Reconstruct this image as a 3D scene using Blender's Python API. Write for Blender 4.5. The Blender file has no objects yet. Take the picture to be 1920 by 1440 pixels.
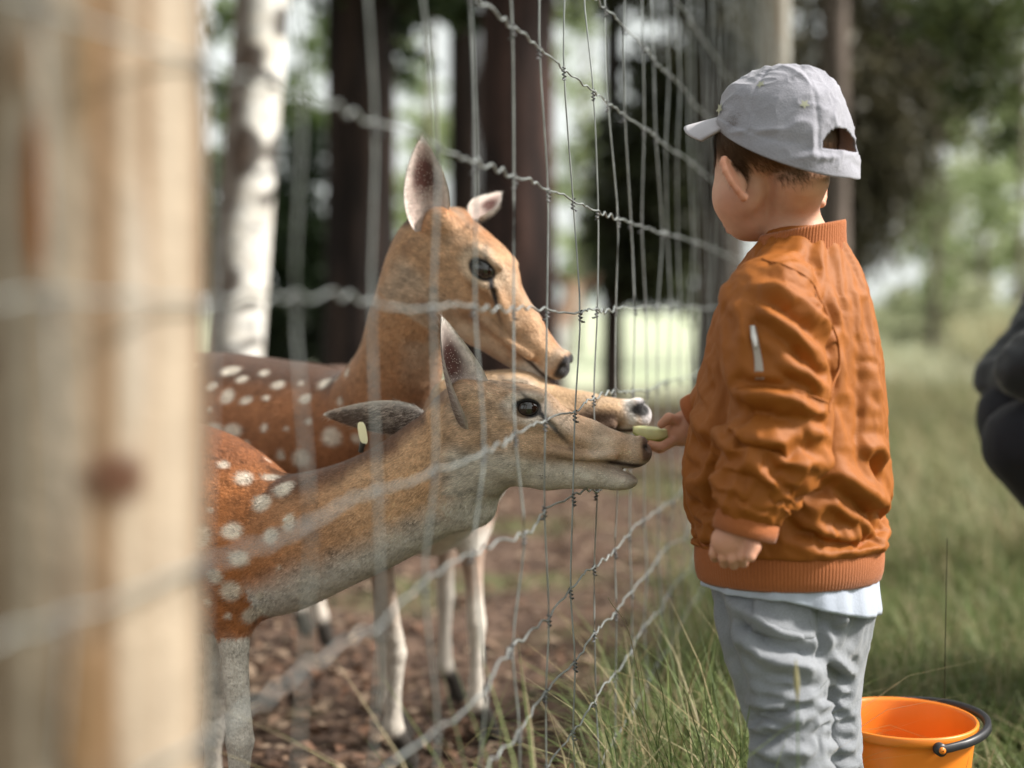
import bpy, bmesh, math, random
import numpy as np
from mathutils import Vector, Matrix

rng = np.random.default_rng(7)
random.seed(7)
scene = bpy.context.scene
COL = scene.collection

# ------------------------------------------------------------------ camera
CAM_H = 0.80                      # lens height above the ground
LENS_PX = 1920 * 50 / 36.0        # 50 mm lens, in pixels of the 1920 px wide photograph
HORIZON = 578.0                   # row of the horizon in the photograph
cam_data = bpy.data.cameras.new('camera')
cam_data.lens = 50
cam_data.sensor_width = 36
cam_data.sensor_fit = 'HORIZONTAL'
cam_data.shift_y = -(720 - HORIZON) / 1920.0
cam_data.clip_start = 0.05
cam_data.clip_end = 600
cam_data.dof.use_dof = True
cam_data.dof.focus_distance = 1.86
cam_data.dof.aperture_fstop = 1.75
cam_data.dof.aperture_blades = 0
cam = bpy.data.objects.new('camera', cam_data)
cam.location = (0, 0, CAM_H)
cam.rotation_euler = (math.radians(90), 0, 0)
COL.objects.link(cam)
scene.camera = cam

# ------------------------------------------------------------------ sky, sun, exposure
SUN_DIR = Vector((0.95, -0.12, 0.80)).normalized()     # towards the sun
world = bpy.data.worlds.new('World')
scene.world = world
world.use_nodes = True
wn, wl = world.node_tree.nodes, world.node_tree.links
bg = wn['Background']
sky = wn.new('ShaderNodeTexSky')
sky.sky_type = 'NISHITA'
sky.sun_disc = False
sky.sun_elevation = math.asin(SUN_DIR.z)
sky.sun_rotation = math.atan2(SUN_DIR.x, SUN_DIR.y)
sky.air_density = 1.0
sky.dust_density = 4.0
sky.ozone_density = 1.0
hs = wn.new('ShaderNodeHueSaturation')
hs.inputs['Saturation'].default_value = 0.22
wl.new(sky.outputs['Color'], hs.inputs['Color'])
cloud = wn.new('ShaderNodeMix')                           # an even bright cloud cover over the clear sky
cloud.data_type = 'RGBA'
cloud.inputs['Factor'].default_value = 0.75
cloud.inputs['B'].default_value = (3.9, 4.1, 3.9, 1)
wl.new(hs.outputs['Color'], cloud.inputs['A'])
wl.new(cloud.outputs['Result'], bg.inputs['Color'])
bg.inputs['Strength'].default_value = 0.15
sun_data = bpy.data.lights.new('sun', 'SUN')
sun_data.energy = 3.9
sun_data.angle = math.radians(9)
sun_data.color = (1.0, 0.94, 0.86)
sun = bpy.data.objects.new('sun', sun_data)
sun.rotation_euler = SUN_DIR.to_track_quat('Z', 'Y').to_euler()
sun.location = (3, -3, 6)
COL.objects.link(sun)
scene.view_settings.view_transform = 'Standard'
scene.view_settings.look = 'None'
scene.view_settings.exposure = 0.88
scene.view_settings.gamma = 1.0
scene.view_settings.use_curve_mapping = False
scene.render.engine = 'CYCLES'
scene.cycles.use_denoising = True
scene.cycles.max_bounces = 6
scene.cycles.transparent_max_bounces = 8
scene.cycles.caustics_reflective = False
scene.cycles.caustics_refractive = False

# ------------------------------------------------------------------ helpers
def P(px, py, d):
    """World point d metres in front of the lens plane seen at photograph pixel (px, py)."""
    return np.array([(px - 960) / LENS_PX * d, d, CAM_H - (py - HORIZON) / LENS_PX * d])

def link(o, parent=None):
    COL.objects.link(o)
    if parent is not None:
        o.parent = parent
        o.matrix_parent_inverse = parent.matrix_world.inverted()
    return o

def thing(name, label, cat, loc, group=None):
    o = bpy.data.objects.new(name, None)
    o.empty_display_size = 0.1
    o.location = [float(v) for v in loc]
    link(o)
    bpy.context.view_layer.update()
    return tag(o, label, cat, group)

def tag(o, label=None, cat=None, group=None, kind=None):
    if label: o['label'] = label
    if cat: o['category'] = cat
    if group: o['group'] = group
    if kind: o['kind'] = kind
    return o

def to_mesh(name, verts, faces, smooth=True, colors=None):
    """faces: an (n,3) or (n,4) array, or a list of index tuples."""
    me = bpy.data.meshes.new(name)
    verts = np.asarray(verts, dtype=np.float32)
    if isinstance(faces, np.ndarray):
        n, m = faces.shape
        me.vertices.add(len(verts))
        me.vertices.foreach_set('co', verts.ravel())
        me.loops.add(n * m)
        me.loops.foreach_set('vertex_index', faces.astype(np.int32).ravel())
        me.polygons.add(n)
        me.polygons.foreach_set('loop_start', np.arange(0, n * m, m, dtype=np.int32))
        me.update(calc_edges=True)
        me.validate()
    else:
        me.from_pydata([tuple(v) for v in verts.tolist()], [], faces)
        me.update()
    if smooth:
        me.polygons.foreach_set('use_smooth', np.ones(len(me.polygons), dtype=bool))
    if colors is not None:
        ca = me.color_attributes.new('tint', 'FLOAT_COLOR', 'POINT')
        c4 = np.ones((len(verts), 4), dtype=np.float32)
        c4[:, :3] = colors
        ca.data.foreach_set('color', c4.ravel())
    return me

def obj(name, me, mat=None, parent=None):
    o = bpy.data.objects.new(name, me)
    if mat is not None and len(me.materials) == 0:
        me.materials.append(mat)
    return link(o, parent)

def hash3(ix, iy, iz, seed):
    h = (ix * 374761393 + iy * 668265263 + iz * 2147483647 + seed * 1274126177) & 0xFFFFFFFF
    h = ((h ^ (h >> 13)) * 1274126177) & 0xFFFFFFFF
    h = h ^ (h >> 16)
    return (h & 0xFFFFFF).astype(np.float64) / 0xFFFFFF

def vnoise(p, scale=1.0, seed=0):
    """Smooth value noise in -1..1 for an (n,3) array."""
    q = np.asarray(p, dtype=np.float64) * scale + 1000.0
    i = np.floor(q).astype(np.int64); f = q - i
    f = f * f * f * (f * (f * 6 - 15) + 10)
    out = 0
    for dx in (0, 1):
        for dy in (0, 1):
            for dz in (0, 1):
                w = (f[:, 0] if dx else 1 - f[:, 0]) * (f[:, 1] if dy else 1 - f[:, 1]) * (f[:, 2] if dz else 1 - f[:, 2])
                out = out + w * hash3(i[:, 0] + dx, i[:, 1] + dy, i[:, 2] + dz, seed)
    return out * 2 - 1

def fbm(p, scale, octaves=3, seed=0):
    s = 0; a = 1.0; t = 0
    for k in range(octaves):
        s = s + a * vnoise(p, scale * 2 ** k, seed + k * 17); t += a; a *= 0.5
    return s / t

def sstep(a, b, x):
    t = np.clip((x - a) / (b - a), 0, 1)
    return t * t * (3 - 2 * t)

def lerp(a, b, t):
    t = np.asarray(t)
    if np.ndim(t) == 1 and np.ndim(a) >= 1: t = t[:, None]
    return np.asarray(a) * (1 - t) + np.asarray(b) * t

def unit(v):
    v = np.asarray(v, dtype=float)
    return v / np.maximum(np.linalg.norm(v, axis=-1, keepdims=True), 1e-9)

def catmull(pts, n):
    """Resample control points (k,m) to n points along a Catmull-Rom spline."""
    pts = np.asarray(pts, dtype=float)
    ext = np.vstack([2 * pts[0] - pts[1], pts, 2 * pts[-1] - pts[-2]])
    k = len(pts) - 1
    out = []
    for t in np.linspace(0, k, n):
        i = min(int(t), k - 1); f = t - i
        p0, p1, p2, p3 = ext[i], ext[i + 1], ext[i + 2], ext[i + 3]
        out.append(0.5 * (2 * p1 + (p2 - p0) * f + (2 * p0 - 5 * p1 + 4 * p2 - p3) * f * f + (3 * p1 - p0 - 3 * p2 + p3) * f ** 3))
    return np.array(out)

def tube(path, radii, sides=6, caps=True):
    """A tube round a polyline: (verts, quads)."""
    path = np.asarray(path, dtype=float); n = len(path)
    radii = np.broadcast_to(np.asarray(radii, dtype=float), (n,))
    tang = unit(np.gradient(path, axis=0))
    ref = np.array([0, 0, 1.0]) if abs(tang[0][2]) < 0.9 else np.array([1.0, 0, 0])
    u = unit(np.cross(tang, ref)); w = np.cross(tang, u)
    a = np.linspace(0, 2 * np.pi, sides, endpoint=False)
    ring = path[:, None, :] + radii[:, None, None] * (np.cos(a)[None, :, None] * u[:, None, :] + np.sin(a)[None, :, None] * w[:, None, :])
    v = ring.reshape(-1, 3)
    i = np.arange(n - 1)[:, None] * sides; j = np.arange(sides)[None, :]; j2 = (j + 1) % sides
    f = np.stack([i + j, i + j2, i + sides + j2, i + sides + j], -1).reshape(-1, 4)
    return v, f

class Geo:
    """Collects (verts, faces) pieces of ONE thing or part."""
    def __init__(s): s.v = []; s.f = []; s.n = 0
    def add(s, v, f):
        s.v.append(np.asarray(v, dtype=float)); s.f += [tuple(int(i) + s.n for i in q) for q in f]; s.n += len(v)
        return s
    def mesh(s, name, smooth=True, colors=None): return to_mesh(name, np.vstack(s.v), s.f, smooth, colors)

def lathe(profile, sides=48, center=(0, 0, 0)):
    prof = np.asarray(profile, dtype=float); n = len(prof)
    a = np.linspace(0, 2 * np.pi, sides, endpoint=False)
    v = np.stack([prof[:, 0][:, None] * np.cos(a), prof[:, 0][:, None] * np.sin(a), np.repeat(prof[:, 1][:, None], sides, 1)], -1).reshape(-1, 3) + np.asarray(center)
    i = np.arange(n - 1)[:, None] * sides; j = np.arange(sides)[None, :]; j2 = (j + 1) % sides
    f = np.stack([i + j, i + j2, i + sides + j2, i + sides + j], -1).reshape(-1, 4)
    return v, f

# ------------------------------------------------------------------ materials
def new_mat(name):
    m = bpy.data.materials.new(name); m.use_nodes = True
    nt = m.node_tree
    return m, nt.nodes, nt.links, nt.nodes['Principled BSDF']

def mat_plain(name, col, rough=0.6, metal=0.0, noise=0.0, nscale=20.0, bump=0.0, bscale=60.0, sheen=0.0, spec=0.5, coord='Object', sss=0.0):
    m, N, L, b = new_mat(name)
    b.inputs['Roughness'].default_value = rough
    b.inputs['Metallic'].default_value = metal
    b.inputs['Specular IOR Level'].default_value = spec
    b.inputs['Base Color'].default_value = (*col, 1)
    if sheen: b.inputs['Sheen Weight'].default_value = sheen
    if sss:
        b.inputs['Subsurface Weight'].default_value = sss
        b.inputs['Subsurface Radius'].default_value = (0.008, 0.003, 0.0015)
        b.inputs['Subsurface Scale'].default_value = 1.0
    tc = N.new('ShaderNodeTexCoord')
    if noise:
        t = N.new('ShaderNodeTexNoise'); t.inputs['Scale'].default_value = nscale; t.inputs['Detail'].default_value = 5
        L.new(tc.outputs[coord], t.inputs['Vector'])
        mx = N.new('ShaderNodeMix'); mx.data_type = 'RGBA'
        mx.inputs['A'].default_value = (*[c * (1 - noise) for c in col], 1)
        mx.inputs['B'].default_value = (*[min(1, c * (1 + noise)) for c in col], 1)
        rp = N.new('ShaderNodeMapRange'); rp.inputs['From Min'].default_value = 0.3; rp.inputs['From Max'].default_value = 0.7
        L.new(t.outputs['Fac'], rp.inputs['Value']); L.new(rp.outputs['Result'], mx.inputs['Factor'])
        L.new(mx.outputs['Result'], b.inputs['Base Color'])
    if bump:
        t2 = N.new('ShaderNodeTexNoise'); t2.inputs['Scale'].default_value = bscale; t2.inputs['Detail'].default_value = 4
        L.new(tc.outputs[coord], t2.inputs['Vector'])
        bp = N.new('ShaderNodeBump'); bp.inputs['Strength'].default_value = bump; bp.inputs['Distance'].default_value = 0.01
        L.new(t2.outputs['Fac'], bp.inputs['Height']); L.new(bp.outputs['Normal'], b.inputs['Normal'])
    return m

def mat_tint(name, rough=0.7, sheen=0.0, noise=0.15, nscale=80.0, bump=0.0, bscale=200.0, spec=0.3, translucent=0.0, sss=0.0):
    """Base colour from the mesh's own 'tint' attribute (coat, bark, leaf colours)."""
    m, N, L, b = new_mat(name)
    b.inputs['Roughness'].default_value = rough
    b.inputs['Specular IOR Level'].default_value = spec
    if sheen: b.inputs['Sheen Weight'].default_value = sheen
    if sss:
        b.inputs['Subsurface Weight'].default_value = sss
        b.inputs['Subsurface Radius'].default_value = (0.008, 0.003, 0.0015)
        b.inputs['Subsurface Scale'].default_value = 1.0
    at = N.new('ShaderNodeAttribute'); at.attribute_name = 'tint'
    src = at.outputs['Color']
    tc = N.new('ShaderNodeTexCoord')
    if noise:
        t = N.new('ShaderNodeTexNoise'); t.inputs['Scale'].default_value = nscale; t.inputs['Detail'].default_value = 4
        L.new(tc.outputs['Object'], t.inputs['Vector'])
        mr = N.new('ShaderNodeMapRange'); mr.inputs['To Min'].default_value = 1 - noise; mr.inputs['To Max'].default_value = 1 + noise
        mr.inputs['From Min'].default_value = 0.3; mr.inputs['From Max'].default_value = 0.7
        L.new(t.outputs['Fac'], mr.inputs['Value'])
        mx = N.new('ShaderNodeMix'); mx.data_type = 'RGBA'; mx.blend_type = 'MULTIPLY'; mx.inputs['Factor'].default_value = 1
        L.new(src, mx.inputs['A']); L.new(mr.outputs['Result'], mx.inputs['B']); src = mx.outputs['Result']
    L.new(src, b.inputs['Base Color'])
    if bump:
        t2 = N.new('ShaderNodeTexNoise'); t2.inputs['Scale'].default_value = bscale; t2.inputs['Detail'].default_value = 3
        L.new(tc.outputs['Object'], t2.inputs['Vector'])
        bp = N.new('ShaderNodeBump'); bp.inputs['Strength'].default_value = bump; bp.inputs['Distance'].default_value = 0.01
        L.new(t2.outputs['Fac'], bp.inputs['Height']); L.new(bp.outputs['Normal'], b.inputs['Normal'])
    if translucent:
        tr = N.new('ShaderNodeBsdfTranslucent'); L.new(src, tr.inputs['Color'])
        ms = N.new('ShaderNodeMixShader'); ms.inputs['Fac'].default_value = translucent
        out = N['Material Output']
        L.new(b.outputs['BSDF'], ms.inputs[1]); L.new(tr.outputs['BSDF'], ms.inputs[2]); L.new(ms.outputs['Shader'], out.inputs['Surface'])
    return m

# ------------------------------------------------------------------ sculpting with distance fields
class Sculpt:
    """Smoothly joined rounded shapes on a rectilinear grid, turned into ONE continuous surface."""
    def __init__(s): s.prims = []
    def chain(s, pts, r, ratio=None, lat=None, k=0.02, sub=False, n=None):
        pts = np.asarray(pts, dtype=float); r = np.asarray(r, dtype=float)
        ratio = np.ones(len(pts)) if ratio is None else np.broadcast_to(np.asarray(ratio, dtype=float), (len(pts),))
        if n:
            q = catmull(np.column_stack([pts, r, ratio]), n); pts, r, ratio = q[:, :3], np.maximum(q[:, 3], 0.001), q[:, 4]
        for i in range(len(pts) - 1):
            s.prims.append(('cone', pts[i], pts[i + 1], r[i], r[i + 1], ratio[i], ratio[i + 1], None if lat is None else unit(lat), k if i == 0 else min(k, 0.5 * min(r[i], r[i + 1]) + 1e-4), sub))
        return s
    def ell(s, c, rad, rot=None, k=0.02, sub=False):
        rot = np.eye(3) if rot is None else np.asarray(rot)
        s.prims.append(('ell', np.asarray(c, dtype=float), np.asarray(rad, dtype=float), rot, k, sub)); return s
    def bounds(s):
        lo = np.full(3, 1e9); hi = -lo
        for p in s.prims:
            if p[-1]: continue
            if p[0] == 'cone':
                R = max(p[3] * max(1, p[5]), p[4] * max(1, p[6]))
                lo = np.minimum(lo, np.minimum(p[1], p[2]) - R); hi = np.maximum(hi, np.maximum(p[1], p[2]) + R)
            else:
                R = p[2].max(); lo = np.minimum(lo, p[1] - R); hi = np.maximum(hi, p[1] + R)
        return lo, hi
    def build(s, vox, fine=None, margin=0.02, smooth=2, floor=None):
        """fine = (voxel, lo, hi): a denser grid inside that box."""
        lo, hi = s.bounds(); lo = lo - margin; hi = hi + margin
        axes = []
        for a in range(3):
            if fine is None: axes.append(np.arange(lo[a], hi[a] + vox, vox))
            else:
                fv, fl, fh = fine; x = lo[a]; l = []
                while x < hi[a] + vox:
                    l.append(x)
                    d = max(fl[a] - x, x - fh[a], 0.0)
                    x += min(vox, fv + d * 0.15)
                axes.append(np.array(l))
        D = np.full([len(a) for a in axes], 0.2, dtype=np.float32)
        for p in s.prims:
            k, sub = p[-2], p[-1]
            if p[0] == 'cone':
                R = max(p[3] * max(1, p[5]), p[4] * max(1, p[6])) + k * 1.2 + 0.012
                plo = np.minimum(p[1], p[2]) - R; phi = np.maximum(p[1], p[2]) + R
            else:
                R = p[2].max() + k * 1.2 + 0.012; plo = p[1] - R; phi = p[1] + R
            w = []
            for a in range(3):
                i0 = np.searchsorted(axes[a], plo[a]); i1 = np.searchsorted(axes[a], phi[a]) + 1
                w.append(slice(max(i0, 0), min(i1, len(axes[a]))))
            if any(q.stop <= q.start for q in w): continue
            X = axes[0][w[0]][:, None, None]; Y = axes[1][w[1]][None, :, None]; Z = axes[2][w[2]][None, None, :]
            if p[0] == 'cone':
                a, b, r1, r2, q1, q2, lat = p[1:8]
                ab = b - a; L2 = max(ab @ ab, 1e-12)
                dx, dy, dz = X - a[0], Y - a[1], Z - a[2]
                t = np.clip((dx * ab[0] + dy * ab[1] + dz * ab[2]) / L2, 0, 1)
                ex, ey, ez = dx - t * ab[0], dy - t * ab[1], dz - t * ab[2]
                rr = r1 + (r2 - r1) * t
                if lat is None: d = np.sqrt(ex * ex + ey * ey + ez * ez) - rr
                else:
                    q = q1 + (q2 - q1) * t
                    l = ex * lat[0] + ey * lat[1] + ez * lat[2]
                    e2 = ex * ex + ey * ey + ez * ez - l * l
                    kk = np.sqrt(np.maximum(e2, 0) + (l / q) ** 2)
                    g = np.sqrt(np.maximum(e2, 0) + (l / (q * q)) ** 2) / np.maximum(kk, 1e-9)
                    d = (kk - rr) / np.maximum(g, 0.4)
            else:
                c, rad, rot = p[1:4]
                dx, dy, dz = X - c[0], Y - c[1], Z - c[2]
                l = [dx * rot[0, i] + dy * rot[1, i] + dz * rot[2, i] for i in range(3)]   # columns of rot are the axes
                k0 = np.sqrt(sum((l[i] / rad[i]) ** 2 for i in range(3)))
                k1 = np.sqrt(sum((l[i] / rad[i] ** 2) ** 2 for i in range(3)))
                d = np.where(k0 < 1e-6, -rad.min(), k0 * (k0 - 1) / np.maximum(k1, 1e-9))
            W = D[w[0], w[1], w[2]]
            if sub:
                h = np.clip(0.5 - 0.5 * (W + d) / k, 0, 1)
                D[w[0], w[1], w[2]] = W * (1 - h) - d * h + k * h * (1 - h)
            else:
                h = np.clip(0.5 + 0.5 * (d - W) / k, 0, 1)
                D[w[0], w[1], w[2]] = d * (1 - h) + W * h - k * h * (1 - h)
        if floor is not None: D = np.maximum(D, floor - axes[2][None, None, :]).astype(np.float32)   # cut flat below
        return surface(D, axes, smooth)

def surface(D, axes, smooth):
    """Surface nets on a rectilinear grid -> (verts, quads), largest piece only."""
    S = D < 0
    any_ = np.zeros([n - 1 for n in D.shape], dtype=np.int8)
    for a in (0, 1):
        for b in (0, 1):
            for c in (0, 1):
                any_ += S[a:D.shape[0] - 1 + a, b:D.shape[1] - 1 + b, c:D.shape[2] - 1 + c]
    I = np.argwhere((any_ > 0) & (any_ < 8))
    idx = np.full(any_.shape, -1, dtype=np.int32); idx[I[:, 0], I[:, 1], I[:, 2]] = np.arange(len(I))
    corners = [(a, b, c) for a in (0, 1) for b in (0, 1) for c in (0, 1)]
    acc = np.zeros((len(I), 3)); cnt = np.zeros(len(I))
    pos = lambda o: np.stack([axes[q][I[:, q] + o[q]] for q in range(3)], 1)
    val = lambda o: D[I[:, 0] + o[0], I[:, 1] + o[1], I[:, 2] + o[2]]
    for c0 in corners:
        for ax in range(3):
            if c0[ax]: continue
            c1 = list(c0); c1[ax] = 1
            v0, v1 = val(c0), val(c1)
            m = (v0 < 0) != (v1 < 0)
            t = np.where(m, v0 / np.where(m, v0 - v1, 1), 0)[:, None]
            acc += np.where(m[:, None], pos(c0) * (1 - t) + pos(c1) * t, 0); cnt += m
    V = acc / cnt[:, None]
    F = []
    for ax in range(3):
        b, c = (ax + 1) % 3, (ax + 2) % 3
        s0 = [slice(None)] * 3; s1 = [slice(None)] * 3
        s0[ax] = slice(0, -1); s1[ax] = slice(1, None)
        d0, d1 = S[tuple(s0)], S[tuple(s1)]
        E = np.argwhere(d0 != d1)
        ok = (E[:, b] > 0) & (E[:, c] > 0) & (E[:, b] < D.shape[b] - 1) & (E[:, c] < D.shape[c] - 1)
        E = E[ok]
        q = []
        for (ob, oc) in ((-1, -1), (0, -1), (0, 0), (-1, 0)):
            e = E.copy(); e[:, b] += ob; e[:, c] += oc
            q.append(idx[e[:, 0], e[:, 1], e[:, 2]])
        q = np.stack(q, 1)
        inside = d0[E[:, 0], E[:, 1], E[:, 2]]
        q[~inside] = q[~inside][:, ::-1]
        F.append(q)
    F = np.vstack(F)
    F = F[(F >= 0).all(1)]
    for _ in range(smooth): V = relax(V, F, 0.5)
    return V, F

def relax(V, F, f=0.5):
    s = np.zeros_like(V); c = np.zeros(len(V))
    for a, b in ((0, 1), (1, 2), (2, 3), (3, 0)):
        for i, j in ((F[:, a], F[:, b]), (F[:, b], F[:, a])):
            for d in range(3): s[:, d] += np.bincount(i, V[j, d], len(V))
            c += np.bincount(i, minlength=len(V))
    return V * (1 - f) + f * s / np.maximum(c, 1)[:, None]

def normals(V, F):
    n = np.cross(V[F[:, 2]] - V[F[:, 0]], V[F[:, 3]] - V[F[:, 1]]) if F.shape[1] == 4 else np.cross(V[F[:, 1]] - V[F[:, 0]], V[F[:, 2]] - V[F[:, 0]])
    out = np.zeros_like(V)
    for k in range(F.shape[1]):
        for d in range(3): out[:, d] += np.bincount(F[:, k], n[:, d], len(V))
    return unit(out)

def project(V):
    return np.stack([960 + V[:, 0] / V[:, 1] * LENS_PX, HORIZON - (V[:, 2] - CAM_H) / V[:, 1] * LENS_PX], 1)

def on_surface(V, N, pts):
    """3D points of the surface under photograph pixels (nearest layer)."""
    pix = project(V); front = (N * (np.array([0, 0, CAM_H]) - V)).sum(1) > 0
    out = []
    for p in pts:
        d2 = ((pix - np.asarray(p)) ** 2).sum(1)
        c = np.where((d2 < 12 ** 2) & front)[0]
        if len(c) == 0: c = np.where(front)[0]; c = c[np.argsort(d2[c])[:3]]
        near = c[V[c, 1] < V[c, 1].min() + 0.02]
        out.append(V[near[np.argmin(d2[near])]])
    return np.array(out)

def seg_dist(V, line):
    best = np.full(len(V), 1e9); side = np.zeros(len(V)); par = np.zeros(len(V)); n = len(line) - 1
    for i in range(n):
        a, b = line[i], line[i + 1]; ab = b - a
        t = np.clip(((V - a) @ ab) / max(ab @ ab, 1e-12), 0, 1)
        d = np.linalg.norm(V - a - t[:, None] * ab, axis=1)
        m = d < best
        best[m] = d[m]; par[m] = (i + t[m]) / n
    return best, par

def fold(V, N, strokes):
    """Raise (amp > 0) or press (amp < 0) cloth along strokes given as pixels on the garment; mm units."""
    disp = np.zeros(len(V))
    for pts, amp, width in strokes:
        line = on_surface(V, N, catmull(pts, max(4, 3 * len(pts))))
        line[1:-1] = (line[:-2] + line[1:-1] * 2 + line[2:]) / 4
        d, t = seg_dist(V, line)
        taper = np.clip(np.minimum(t, 1 - t) * 5 + 0.25, 0, 1)
        w = width * 0.001
        disp += amp * 0.001 * taper * (np.exp(-(d / w) ** 2) - 0.35 * np.exp(-((d - 1.9 * w) / (0.8 * w)) ** 2))
    return V + N * disp[:, None]

def hairs(name, V, F, N, C, count, length, width, direction, lift, mat, parent, mask=None, jitter=0.35, bright=0.3, mottle=0.0):
    """Short fur: thin triangles lying along `direction` (per vertex) over a surface."""
    a = V[F]; area = np.linalg.norm(np.cross(a[:, 1] - a[:, 0], a[:, 2] - a[:, 0]), axis=1)
    if mask is not None: area = area * mask[F].mean(1)
    cdf = np.cumsum(area); fi = np.searchsorted(cdf, rng.random(count) * cdf[-1])
    fi = np.minimum(fi, len(F) - 1)
    w = rng.random((count, F.shape[1])); w = -np.log(np.maximum(w, 1e-9)); w /= w.sum(1, keepdims=True)
    mixv = lambda arr: (arr[F[fi]] * w[:, :, None]).sum(1)
    p, n, c, d = mixv(V), unit(mixv(N)), mixv(C), mixv(direction)
    lm = (length[F[fi]] * w).sum(1) if np.ndim(length) else np.full(count, length)
    d = d + rng.normal(0, jitter, d.shape)
    d = unit(d - n * (d * n).sum(1, keepdims=True))
    ln = (lm * rng.uniform(0.6, 1.3, count))[:, None]
    tip = p + (d * math.cos(lift) + n * math.sin(lift)) * ln
    s = np.cross(d, n) * (width * 0.5)
    base = p - n * 0.0006
    v = np.stack([base - s, base + s, tip], 1).reshape(-1, 3)
    f = np.arange(count * 3).reshape(-1, 3)
    c = c * rng.uniform(1 - bright, 1 + bright, (count, 1)) * (1 + mottle * (fbm(p - d * 0.004, 130, 2, 3) + 0.7 * fbm(p, 45, 2, 8)))[:, None]
    me = to_mesh(name, v, f, False, np.repeat(np.clip(c, 0.004, 0.95), 3, 0))
    nn = np.repeat(unit(n + d * 0.25), 3, 0)
    me.normals_split_custom_set_from_vertices(nn.tolist())
    o = obj(name, me, mat, parent)
    o['kind'] = 'stuff'
    return o

def drape(V, F, pin, collider, frames, grow, bend, grav):
    """Let a garment settle as cloth (pinned at its bands) over the body inside it."""
    o = obj('cloth', to_mesh('cloth', V, F)); co = obj('collider', to_mesh('collider', *collider))
    vg = o.vertex_groups.new(name='pin')
    vg.add([int(i) for i in np.where(pin > 0.5)[0]], 1.0, 'REPLACE')
    co.modifiers.new('collision', 'COLLISION'); co.collision.thickness_outer = 0.002; co.collision.cloth_friction = 15
    m = o.modifiers.new('cloth', 'CLOTH'); s = m.settings
    s.quality = 6; s.mass = 0.15; s.tension_stiffness = 8; s.compression_stiffness = 8; s.shear_stiffness = 4; s.bending_stiffness = bend
    s.tension_damping = 5; s.compression_damping = 5; s.bending_damping = 0.5; s.air_damping = 3
    s.vertex_group_mass = 'pin'; s.pin_stiffness = 1.0; s.shrink_min = -grow; s.shrink_max = -grow; s.effector_weights.gravity = grav
    m.collision_settings.use_collision = True; m.collision_settings.distance_min = 0.003; m.collision_settings.use_self_collision = False
    m.point_cache.frame_end = frames
    for f in range(1, frames + 1): scene.frame_set(f)
    ev = o.evaluated_get(bpy.context.evaluated_depsgraph_get()).to_mesh()
    out = np.empty(len(V) * 3, np.float32); ev.vertices.foreach_get('co', out)
    for q in (o, co):
        me = q.data; bpy.data.objects.remove(q); bpy.data.meshes.remove(me)
    scene.frame_set(1)
    return out.reshape(-1, 3).astype(float)

def refine(V, F):
    """One Catmull-Clark step, so folds stay smooth close up."""
    me = to_mesh('tmp', V, F); o = obj('tmp', me); o.modifiers.new('s', 'SUBSURF').levels = 1
    ev = o.evaluated_get(bpy.context.evaluated_depsgraph_get()).to_mesh()
    v = np.empty(len(ev.vertices) * 3, np.float32); ev.vertices.foreach_get('co', v)
    f = np.empty(len(ev.polygons) * 4, np.int32); ev.polygons.foreach_get('vertices', f)
    bpy.data.objects.remove(o); bpy.data.meshes.remove(me)
    return v.reshape(-1, 3).astype(float), f.reshape(-1, 4)

def sharpen(V, F, amount, rounds=10):
    """Deepen the folds of a draped garment: push each point away from the smoothed surface."""
    S_ = V.copy()
    for _ in range(rounds): S_ = relax(S_, F, 0.6)
    return S_ + (V - S_) * (1 + amount)
# ------------------------------------------------------------------ ground
def fence_x(y): return 0.255 * y - 0.3896                # the fence line on the ground
FDIR = unit(np.array([0.255, 1.0, 0])); FNOR = np.array([-FDIR[1], FDIR[0], 0])    # FNOR points to the deer

def ground_z(x, y):
    p = np.stack([x, y, np.zeros_like(x)], 1)
    near = np.exp(-(np.hypot(x, y - 2) / 9) ** 2)
    return (0.018 * fbm(p, 1.6, 2, 3) + 0.008 * fbm(p, 7, 2, 9)) * near - 0.008

gx = np.concatenate([-np.geomspace(6, 160, 26)[::-1], np.arange(-5.9, 6, 0.09), np.geomspace(6.1, 160, 26)])
gy = np.concatenate([-np.geomspace(1, 60, 14)[::-1], np.arange(-0.9, 9, 0.09), np.geomspace(9.1, 320, 50)])
GX, GY = np.meshgrid(gx, gy, indexing='ij')
gz = ground_z(GX.ravel(), GY.ravel())
gi = np.arange(len(gx) - 1)[:, None] * len(gy) + np.arange(len(gy) - 1)[None, :]
gf = np.stack([gi, gi + len(gy), gi + len(gy) + 1, gi + 1], -1).reshape(-1, 4)

m, N, L, b = new_mat('forest_floor')
tc = N.new('ShaderNodeTexCoord'); sx = N.new('ShaderNodeSeparateXYZ'); L.new(tc.outputs['Object'], sx.inputs[0])
def math_node(op, a, bb=None, clamp=False):
    n = N.new('ShaderNodeMath'); n.operation = op; n.use_clamp = clamp
    for i, v in enumerate((a, bb)):
        if v is None: continue
        if isinstance(v, (int, float)): n.inputs[i].default_value = v
        else: L.new(v, n.inputs[i])
    return n.outputs[0]
def noise_node(scale, detail=5, rough=0.55):
    n = N.new('ShaderNodeTexNoise'); n.inputs['Scale'].default_value = scale; n.inputs['Detail'].default_value = detail; n.inputs['Roughness'].default_value = rough
    L.new(tc.outputs['Object'], n.inputs['Vector']); return n.outputs['Fac']
def mix_node(f, a, bb):
    n = N.new('ShaderNodeMix'); n.data_type = 'RGBA'
    for k, v in (('Factor', f), ('A', a), ('B', bb)):
        if isinstance(v, tuple): n.inputs[k].default_value = (*v, 1)
        elif isinstance(v, (int, float)): n.inputs[k].default_value = v
        else: L.new(v, n.inputs[k])
    return n.outputs['Result']
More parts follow.
